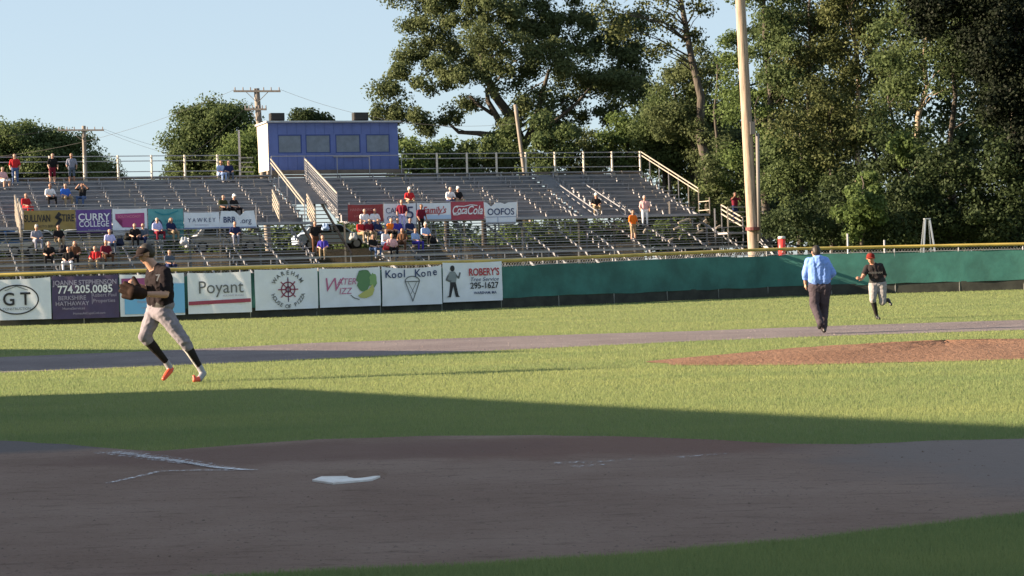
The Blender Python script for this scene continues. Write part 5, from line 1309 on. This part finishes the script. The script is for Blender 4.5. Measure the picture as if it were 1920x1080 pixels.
# spectators
def sit_caps(r, arms='lap', lean=0.0, long_hair=False, shorts=False, hat=False):
    c = []
    L = lean
    c += [((-.09, 0, .10), (.09, 0, .10), .12, .12, 'pants'), ((-.06, .0, .2), (-.07, .03 - L, .46), .12, .13, 'shirt'), ((.06, .0, .2), (.07, .03 - L, .46), .12, .13, 'shirt'), ((-.16, .03 - L, .52), (.16, .03 - L, .52), .075, .075, 'shirt')]
    w = r.uniform(.10, .20)
    for q_ in (-1, 1):
        c += [((q_ * .1, -.02, .09), (q_ * w, -.42, .10), .085, .07, 'pants'), ((q_ * w, -.42, .10), (q_ * w, -.40, -.28), .066, .05, 'skin' if shorts else 'pants'), ((q_ * w, -.38, -.36), (q_ * w, -.54, -.37), .045, .04, 'shoe')]
        if arms == 'up':
            c += [((q_ * .2, .02, .52), (q_ * .36, -.05, .56), .06, .05, 'shirt'), ((q_ * .36, -.05, .56), (q_ * .12, -.1, .80), .045, .04, 'skin')]
        else:
            c += [((q_ * .2, .02 - L, .5), (q_ * .26, -.06 - L, .27), .062, .055, 'shirt'), ((q_ * .26, -.06 - L, .27), (q_ * .1, -.3 - L * .5, .2), .045, .035, 'skin'), ((q_ * .1, -.3 - L * .5, .2), (q_ * .08, -.37 - L * .5, .18), .036, .03, 'skin')]
    hy = -.03 - L * 1.1
    c += [((0, .0 - L, .56), (0, hy, .66), .055, .055, 'skin'), ((0, hy - .015, .72), (0, hy - .01, .76), .085, .09, 'skin'), ((0, hy + .02, .77), (0, hy + .03, .75), .095, .09, 'hair'), ((0, hy - .10, .72), (0, hy - .09, .74), .018, .014, 'skin')]
    if long_hair: c += [((-.03, hy + .05, .74), (-.06, hy + .07, .52), .08, .07, 'hair'), ((.03, hy + .05, .74), (.06, hy + .07, .52), .08, .07, 'hair')]
    if hat: c += [((0, hy - .01, .83), (0, hy - .02, .83), .09, .09, 'hair'), ((-.03, hy - .13, .80), (.03, hy - .13, .80), .03, .03, 'hair')]
    return c
def stand_caps(r, arms='down', shorts=False, lean=0.0):
    c = [((-.09, 0, .92), (.09, 0, .92), .12, .12, 'pants'), ((-.06, 0, 1.0), (-.07, .0 - lean, 1.30), .12, .13, 'shirt'), ((.06, 0, 1.0), (.07, 0 - lean, 1.30), .12, .13, 'shirt'), ((-.16, -lean, 1.38), (.16, -lean, 1.38), .075, .075, 'shirt')]
    for q_ in (-1, 1):
        x = q_ * .11
        c += [((q_ * .1, 0, .88), (x, -.03, .5), .09, .068, 'pants'), ((x, -.03, .48), (x + q_ * .02, 0, .1), .062, .045, 'skin' if shorts else 'pants'), ((x + q_ * .02, .02, .05), (x + q_ * .03, -.14, .045), .045, .04, 'shoe')]
        if arms == 'up': c += [((q_ * .2, -lean, 1.38), (q_ * .38, -.1, 1.30), .062, .05, 'shirt'), ((q_ * .38, -.1, 1.30), (q_ * .14, -.2, 1.56), .045, .035, 'skin')]
        else: c += [((q_ * .2, -lean, 1.37), (q_ * .27, -.02 - lean, 1.12), .062, .055, 'shirt'), ((q_ * .27, -.02 - lean, 1.12), (q_ * .24, -.16 - lean, .92), .045, .035, 'skin'), ((q_ * .24, -.16 - lean, .92), (q_ * .23, -.20 - lean, .86), .036, .03, 'skin')]
    hy = -.03 - lean * 1.1
    c += [((0, -lean, 1.43), (0, hy, 1.53), .055, .055, 'skin'), ((0, hy - .015, 1.60), (0, hy - .01, 1.64), .085, .09, 'skin'), ((0, hy + .02, 1.65), (0, hy + .03, 1.63), .095, .09, 'hair'), ((0, hy - .10, 1.60), (0, hy - .09, 1.62), .018, .014, 'skin')]
    return c
PAL = {'red': (.40, .025, .03), 'white': (.68, .68, .72), 'blue': (.04, .13, .50), 'navy': (.018, .025, .075), 'black': (.014, .014, .016), 'grey': (.20, .21, .27), 'maroon': (.14, .015, .03), 'orange': (.75, .16, .02),
       'jeans': (.07, .11, .22), 'khaki': (.26, .20, .13), 'lavender': (.45, .45, .75), 'pink': (.6, .35, .36), 'olive': (.04, .045, .02), 'slate': (.08, .10, .14), 'lightblue': (.28, .38, .62), 'brown': (.10, .05, .03), 'indigo': (.05, .04, .28)}
HAIR = {'d': hair_d, 'b': hair_b, 'g': hair_g, 'br': hair_br, 'w': flat("hat_white", (.7, .7, .7), .7), 'n': flat("hat_navy", (.02, .03, .08), .7), 'rd': flat("hat_red", (.3, .02, .03), .7)}
PEOPLE = [
 # kind, px x, px y of head top, shirt, pants, hair, options, label
 ('stand', 26, 288, 'red', 'jeans', 'd', {}, "standing person in a red shirt and blue jeans on the top row at left"),
 ('sit', 4, 313, 'pink', 'white', 'br', {'shorts': 1}, "seated person in a pale pink shirt at the left edge, top row"),
 ('stand', 96, 296, 'black', 'maroon', 'd', {'shorts': 1, 'lean': .12}, "person in black top and dark red shorts leaning by the rear rail"),
 ('stand', 132, 283, 'grey', 'slate', 'b', {'shorts': 1}, "standing person in grey shirt and dark shorts by the rear rail"),
 ('sit', 92, 345, 'white', 'black', 'd', {'lean': .1}, "seated person in a white shirt above the gold banner"),
 ('sit', 122, 347, 'blue', 'khaki', 'd', {}, "seated person in a bright blue shirt beside one in white"),
 ('sit', 154, 344, 'black', 'jeans', 'd', {'arms': 'up'}, "seated person in a black tank top with raised arms"),
 ('sit', 48, 366, 'red', 'red', 'br', {}, "seated person in a red hooded top by the slatted stair railing"),
 ('sit', 412, 300, 'lightblue', 'lightblue', 'b', {'lean': .08}, "seated person in pale blue near the press box"),
 ('sit', 428, 296, 'navy', 'slate', 'br', {}, "seated person in navy near the press box"),
 ('sit', 416, 366, 'olive', 'black', 'd', {'lean': .1}, "seated person in dark olive above the BRB banner"),
 ('sit', 438, 367, 'black', 'black', 'w', {'hat': 1}, "seated person in black with a white cap above the BRB banner"),
 ('sit', 68, 424, 'grey', 'grey', 'g', {'hat': 1}, "seated person in grey below the gold banner"),
 ('sit', 109, 424, 'black', 'khaki', 'd', {}, "seated person in a black shirt below the gold banner"),
 ('sit', 205, 428, 'lavender', 'slate', 'b', {}, "blond seated person in a lavender shirt under the violet banner"),
 ('sit', 178, 456, 'red', 'khaki', 'd', {}, "seated person in a red shirt low on the left seats"),
 ('sit', 198, 452, 'maroon', 'brown', 'd', {}, "seated person in maroon beside the red shirt, low left"),
 ('sit', 252, 419, 'black', 'black', 'br', {'lean': .05}, "seated person in black below the crimson banner"),
 ('sit', 268, 414, 'slate', 'navy', 'd', {}, "seated person in slate grey below the crimson banner"),
 ('sit', 294, 410, 'lavender', 'maroon', 'g', {}, "seated grey haired person in a pale shirt before the teal banner"),
 ('sit', 320, 412, 'navy', 'khaki', 'br', {'long_hair': 1}, "long haired seated person in navy before the teal banner"),
 ('sit', 440, 414, 'navy', 'grey', 'd', {}, "seated person in navy shirt and grey trousers under the BRB banner"),
 ('sit', 92, 456, 'black', 'black', 'd', {'lean': .15}, "seated person in black bending forward low at left"),
 ('sit', 140, 448, 'brown', 'black', 'd', {'long_hair': 1}, "seated person in dark brown low at left"),
 ('sit', 128, 464, 'black', 'white', 'd', {}, "seated person in black with white trousers low at left"),
 ('sit', 315, 470, 'slate', 'navy', 'd', {'lean': .1}, "hooded seated person in slate just behind the running pitcher"),
 ('sit', 767, 348, 'red', 'khaki', 'w', {'hat': 1}, "seated person in red with a white cap above the CAPE banner"),
 ('sit', 842, 352, 'white', 'navy', 'g', {'lean': .15}, "seated person in white and navy above the Coca-Cola banner"),
 ('sit', 858, 351, 'black', 'khaki', 'w', {'hat': 1}, "seated person in black above the Coca-Cola banner"),
 ('sit', 1117, 360, 'black', 'khaki', 'w', {'hat': 1}, "person in black with a white hat sitting at the right aisle"),
 ('stand', 1208, 366, 'pink', 'white', 'w', {}, "standing person in pale pink and white at the right of the walkway"),
 ('stand', 1186, 393, 'orange', 'khaki', 'd', {'shorts': 1}, "person in a bright orange shirt on the right seats"),
 ('sit', 676, 410, 'red', 'khaki', 'd', {}, "seated person in bright red at the left of the crowd"),
 ('sit', 692, 412, 'maroon', 'khaki', 'd', {}, "seated person in maroon second from the left of the crowd"),
 ('sit', 708, 413, 'navy', 'jeans', 'd', {}, "seated person in navy beside the maroon one in the crowd"),
 ('sit', 683, 388, 'white', 'grey', 'g', {}, "white clad person before the dark red banner, left one"),
 ('sit', 702, 390, 'white', 'jeans', 'g', {}, "white clad person before the dark red banner, right one"),
 ('sit', 720, 424, 'white', 'jeans', 'd', {'lean': .1}, "seated person in white and jeans in the middle of the crowd"),
 ('sit', 733, 408, 'orange', 'black', 'b', {}, "seated person in orange in front of the CAPE banner"),
 ('sit', 745, 412, 'indigo', 'grey', 'br', {}, "seated person in indigo beside the orange one"),
 ('stand', 753, 376, 'maroon', 'lavender', 'd', {}, "standing person in maroon top before the CAPE banner"),
 ('sit', 768, 412, 'navy', 'slate', 'd', {}, "seated person in navy at the centre of the crowd"),
 ('sit', 734, 434, 'pink', 'black', 'b', {}, "seated person in pale pink in the front of the crowd"),
 ('sit', 754, 424, 'brown', 'brown', 'br', {'long_hair': 1}, "long haired person in brown in the front of the crowd"),
 ('sit', 778, 430, 'lightblue', 'indigo', 'd', {}, "seated person in light blue at the front right of the crowd"),
 ('stand', 788, 383, 'maroon', 'black', 'd', {'lean': .05}, "person in dark red standing before the red script banner"),
 ('sit', 797, 416, 'lightblue', 'black', 'g', {'hat': 1}, "seated person in light blue with a grey hat right of the crowd"),
 ('sit', 698, 434, 'black', 'jeans', 'd', {}, "seated person in black low at the left of the crowd"),
 ('stand', 590, 416, 'black', 'brown', 'd', {}, "person in black standing at the foot of the stair well"),
 ('sit', 605, 440, 'indigo', 'khaki', 'd', {}, "seated person in indigo below the stair well"),
 ('stand', 1377, 360, 'maroon', 'navy', 'd', {'arms': 'up'}, "person standing behind the light pole with raised arms"),
]
VIS = []
for k, (kind, x, y, sh, pa, ha, op, lab) in enumerate(PEOPLE):
    r = random.Random(100 + k); best = None
    for (v, zs, zf, vf) in ROWS:
        vv = v if kind == 'sit' else vf
        u_, z_ = bu(x, y, vv); zz = z_ - (.86 if kind == 'sit' else 1.74); tgt = zs if kind == 'sit' else zf
        if best is None or abs(zz - tgt) < best[0]: best = (abs(zz - tgt), u_, vv, tgt)
    if x < 45 and kind == 'stand' or (y < 300 and kind == 'stand' and x < 200):
        vv = UV0 + UN * UDV - .3; u_, z_ = bu(x, y, vv); best = (0, u_, vv - .3, UZ0 + (UN - 1) * UDZ)
    if x == 1377: u_, z_ = bu(x, y, 4.6); best = (0, u_, 4.6, z_ - 1.74)
    op = dict(op); ar = op.pop('arms', None)
    hat = op.pop('hat', False)
    if kind == 'sit': c = sit_caps(r, arms=ar or 'lap', hat=hat, **op)
    else: c = stand_caps(r, arms=ar or 'down', **op)
    mats = {'skin': SKIN['l' if r.random() < .8 else 'd'], 'shirt': cloth(sh, PAL[sh]), 'pants': cloth(pa, PAL[pa]), 'hair': HAIR[ha], 'shoe': flat("shoe_dull", (.08, .08, .09))}
    person(c, mats, .022, B(best[1], best[2], best[3]), lab, "spectator", "spectators on the bleachers", rot=math.atan2(EV.y, EV.x) - math.pi / 2 + r.uniform(-.5, .5), smooth=2)

# ------------------------------------------------------------------ small things
def cooler(px, y0, y1):
    Yd = 92.0; c = at(px, y1, Yd); t = at(px, y0, Yd); hgt = t.z - c.z + .5
    e = empty("drinks_cooler", (c.x, c.y, t.z - hgt), "bright red drinks cooler with a pale lid behind the fence", "cooler")
    redp = flat("cooler_red", (.62, .04, .035), .4)
    r = .17
    MB().tube([(0, 0, 0), (0, 0, hgt * .3), (0, 0, hgt - .12)], [r * .9, r * 1.02, r], 20).build("tub", redp, e, True)
    MB().tube([(0, 0, hgt - .12), (0, 0, hgt - .03), (0, 0, hgt)], [r * 1.06, r * 1.04, r * .8], 20).build("lid", flat("cooler_lid", (.5, .48, .48), .5), e, True)
    MB().tube([(0, -r, hgt * .25), (0, -r - .06, hgt * .25)], .03, 8).build("tap", flat("tap_white", (.6, .6, .6)), e)
    tb = MB(); z = t.z - hgt
    tb.aabox(-.5, .5, -.35, .35, -.06, -.004)
    te = empty("folding_table", (c.x, c.y, z), "small folding table under the red cooler, mostly hidden by the fence", "table")
    tb.build("table_top", alu, te)
    for sx in (-.42, .42):
        for sy in (-.28, .28): MB().tube([(sx, sy, -z), (sx, sy, -.06)], .02, 8).build("leg", alu_d, te)
cooler(1466, 443, 462)
# step ladder
Yl = 93.0; lt = at(1738, 411, Yl); 
lad = empty("step_ladder", (lt.x, lt.y, 0), "grey aluminium step ladder standing open behind the fence", "ladder")
ladm = mat("ladder_metal", (.42, .45, .5), .45, metal=.3)
ltz = lt.z; sp = .46
for q_ in (-1, 1):
    MB().bar((q_ * .1, -.12, ltz), (q_ * sp, -.55, 0), .07, .045).build("front_rail", ladm, lad)
    MB().bar((q_ * .1, .12, ltz), (q_ * (sp - .04), .75, 0), .055, .04).build("rear_rail", ladm, lad)
for k in range(6):
    t = (k + .7) / 6.6; MB().bar((-(.1 + (sp - .1) * t) + .02, -.12 - .43 * t, ltz * (1 - t)), ((.1 + (sp - .1) * t) - .02, -.12 - .43 * t, ltz * (1 - t)), .08, .03).build("step", ladm, lad) if k in (3, 5) else None
MB().aabox(-.14, .14, -.17, .17, ltz, ltz + .04).build("top_cap", ladm, lad)
# thin posts beyond the fence
for px_, yt in ((1589, 438), (1658, 450)):
    t = at(px_, yt, 96); o = MB().tube([(0, 0, 0), (0, 0, t.z)], .045, 8).build("stake_post", steel, None, True); o.location = (t.x, t.y, 0)
    tag(o, "thin grey post behind the fence, " + ("taller one nearer the umpire" if px_ == 1589 else "shorter one above the running player"), "post", "posts behind the fence")
rt_ = at(1589, 452, 96); r2_ = at(1658, 452, 96)

# parked cars seen under the bleachers
def car(px_, Yd, col, label, rot):
    u_, _ = bu(px_, 450, 21.5); g = B(u_, 21.5, 0); e = empty("parked_car", (g.x, g.y, LOTZ), label, "car", "cars parked behind the bleachers"); e.rotation_euler = (0, 0, rot)
    prof = [(-2.2, .35), (-2.25, .75), (-2.05, .95), (-1.75, 1.0), (-1.35, 1.5), (-.2, 1.58), (.55, 1.5), (1.15, 1.02), (2.0, .9), (2.25, .7), (2.25, .35)]
    v = []; f = []; n = len(prof)
    for s_, wz in ((-1, 0), (1, 0)):
        for (x, z) in prof: v.append((x, s_ * (.88 - max(0, z - .95) * .28), z))
    f.append(list(range(n))); f.append(list(range(n, 2 * n))[::-1])
    for i in range(n): j = (i + 1) % n; f.append([i, n + i, n + j, j])
    bd = meshobj("body", v, f, flat("car_paint_" + "%d%d%d" % tuple(int(c * 99) for c in col), col, .3), e); bv = bd.modifiers.new("b", 'BEVEL'); bv.width = .05; bv.segments = 3
    gm_ = flat("car_glass", (.02, .025, .03), .1)
    for s_ in (-1, 1):
        y = s_ * .80
        meshobj("window", [(-1.35, s_ * .895, 1.02), (-.1, s_ * .895, 1.02), (-.15, s_ * .735, 1.5), (-1.2, s_ * .745, 1.45)], [[0, 1, 2, 3]], gm_, e)
        meshobj("window", [(0, s_ * .895, 1.02), (1.0, s_ * .895, 1.02), (.5, s_ * .755, 1.44), (0, s_ * .735, 1.5)], [[0, 1, 2, 3]], gm_, e)
        for x in (-1.4, 1.4):
            wh = MB().tube([(x, s_ * .68, .33), (x, s_ * .90, .33)], .33, 18).build("wheel", flat("tyre", (.02, .02, .02), .8), e); MB().tube([(x, s_ * .90, .33), (x, s_ * .915, .33)], .2, 14).build("rim", flat("rim", (.5, .5, .52), .3), wh)
    for x0, x1, nm in ((.62, 1.12, "windscreen"), (-1.72, -1.38, "rear_window")):
        z0 = 1.45 if x0 > 0 else 1.04; z1 = 1.06 if x0 > 0 else 1.47
        meshobj(nm, [(x0, -.72, z0 + .03), (x0, .72, z0 + .03), (x1, .74, z1 + .02), (x1, -.74, z1 + .02)], [[0, 1, 2, 3]], gm_, e)
for (px_, Yd, col, lab, rot) in ((70, 128, (.7, .72, .75), "white parked car seen under the gold banner", .35), (165, 130, (.68, .66, .62), "cream parked car seen under the violet banner", .3), (10, 126, (.06, .18, .5), "blue parked car at the left edge under the seats", .35),
                            (230, 131, (.35, .4, .5), "silver blue parked car seen under the crimson banner", .3), (620, 126, (.5, .6, .75), "pale blue parked car seen through the stair well", .3), (420, 129, (.5, .5, .52), "silver parked car seen under the BRB banner", .3)):
    car(px_, Yd, col, lab, rot)

# ------------------------------------------------------------------ unseen blocks added left of the frame to throw the long shadows
blocker_m = mat("blocker_boards", (.20, .16, .12), .85, var=.25, scale=2, stretch=(1, 1, .2))
def prism(name, pts, x0, x1, label, cat):
    """pts = outline in the Y-Z plane"""
    n = len(pts); v = [(x0, y, z) for y, z in pts] + [(x1, y, z) for y, z in pts]
    f = [list(range(n))[::-1], list(range(n, 2 * n))] + [[i, (i + 1) % n, n + (i + 1) % n, n + i] for i in range(n)]
    o = meshobj(name, v, f, blocker_m); tag(o, label, cat); return o
def occl(px_, py_, X0):
    g = gp(px_, py_); dd = (g.x - X0) / math.cos(SUN_PHI); return (g.y + dd * math.sin(SUN_PHI), dd * math.tan(SUN_EL))
X0 = -16.0
A, Bq, Cq, Dq = occl(0, 745, X0), occl(520, 728, X0), occl(1100, 760, X0), occl(1920, 800, X0)
prism("infield_shade_blocker", [(-25, 0), (-25, Dq[1] + 3.5), (Dq[0] - 6, Dq[1] + 1.6), Dq, Cq, Bq, (A[0] + .02, A[1]), (A[0], 0)][::-1], X0 - 4, X0, "added unseen boarded block whose shadow covers the near infield", "shade_blocker")
a2, b2, c2 = occl(0, 655, X0), occl(1010, 659, X0), occl(120, 693, X0)
prism("path_shade_blocker", [(c2[0], 0), c2, b2, a2, (a2[0] + 1, 0)], X0 - 3, X0, "added unseen gabled block shading the base path from beyond the left edge", "path_shade_blocker")

def bag(px_, py_, col, label, kind="backpack"):
    best = None
    for (v, zs, zf, vf) in ROWS:
        u_, z_ = bu(px_, py_, v); d_ = abs(z_ - .25 - zs)
        if best is None or d_ < best[0]: best = (d_, u_, v, zs)
    _, u_, v, zs = best
    e = empty(kind, B(u_, v, zs), label, "bag", "bags left on the seats")
    c = [((-.10, 0, .12), (.10, 0, .12), .12, .12, 'b'), ((-.07, 0, .12), (-.07, .02, .32), .11, .09, 'b'), ((.07, 0, .12), (.07, .02, .32), .11, .09, 'b'), ((-.06, -.12, .14), (.06, -.12, .14), .07, .07, 'b')]
    me = body_mesh(c, .03, 2); me.name = "pack"; link("pack", me, cloth("bag_" + label.split()[0], col), e, True)
    MB().tube([(-.08, .1, .36), (-.05, .1, .46), (.05, .1, .46), (.08, .1, .36)], .015, 6).build("strap", flat("strap_dark", (.02, .02, .02)), e, True)
for a_ in ((118, 470, (.02, .02, .025), "black backpack on the low left seats beside a bent figure"), (225, 452, (.02, .025, .05), "navy backpack on the seats right of the lavender shirt"), (345, 452, (.30, .32, .36), "pale grey bag on the seats under the teal banner"),
           (240, 440, (.015, .015, .015), "charcoal bag on the seats below the crimson banner"), (812, 452, (.012, .012, .014), "big black bag at the right of the crowd"), (662, 442, (.35, .34, .33), "whitish bag at the left of the crowd"), (726, 462, (.5, .05, .06), "small red bag on the front seats below the crowd"),
           (610, 424, (.32, .42, .6), "light blue bag at the foot of the stair well")):
    bag(*a_)
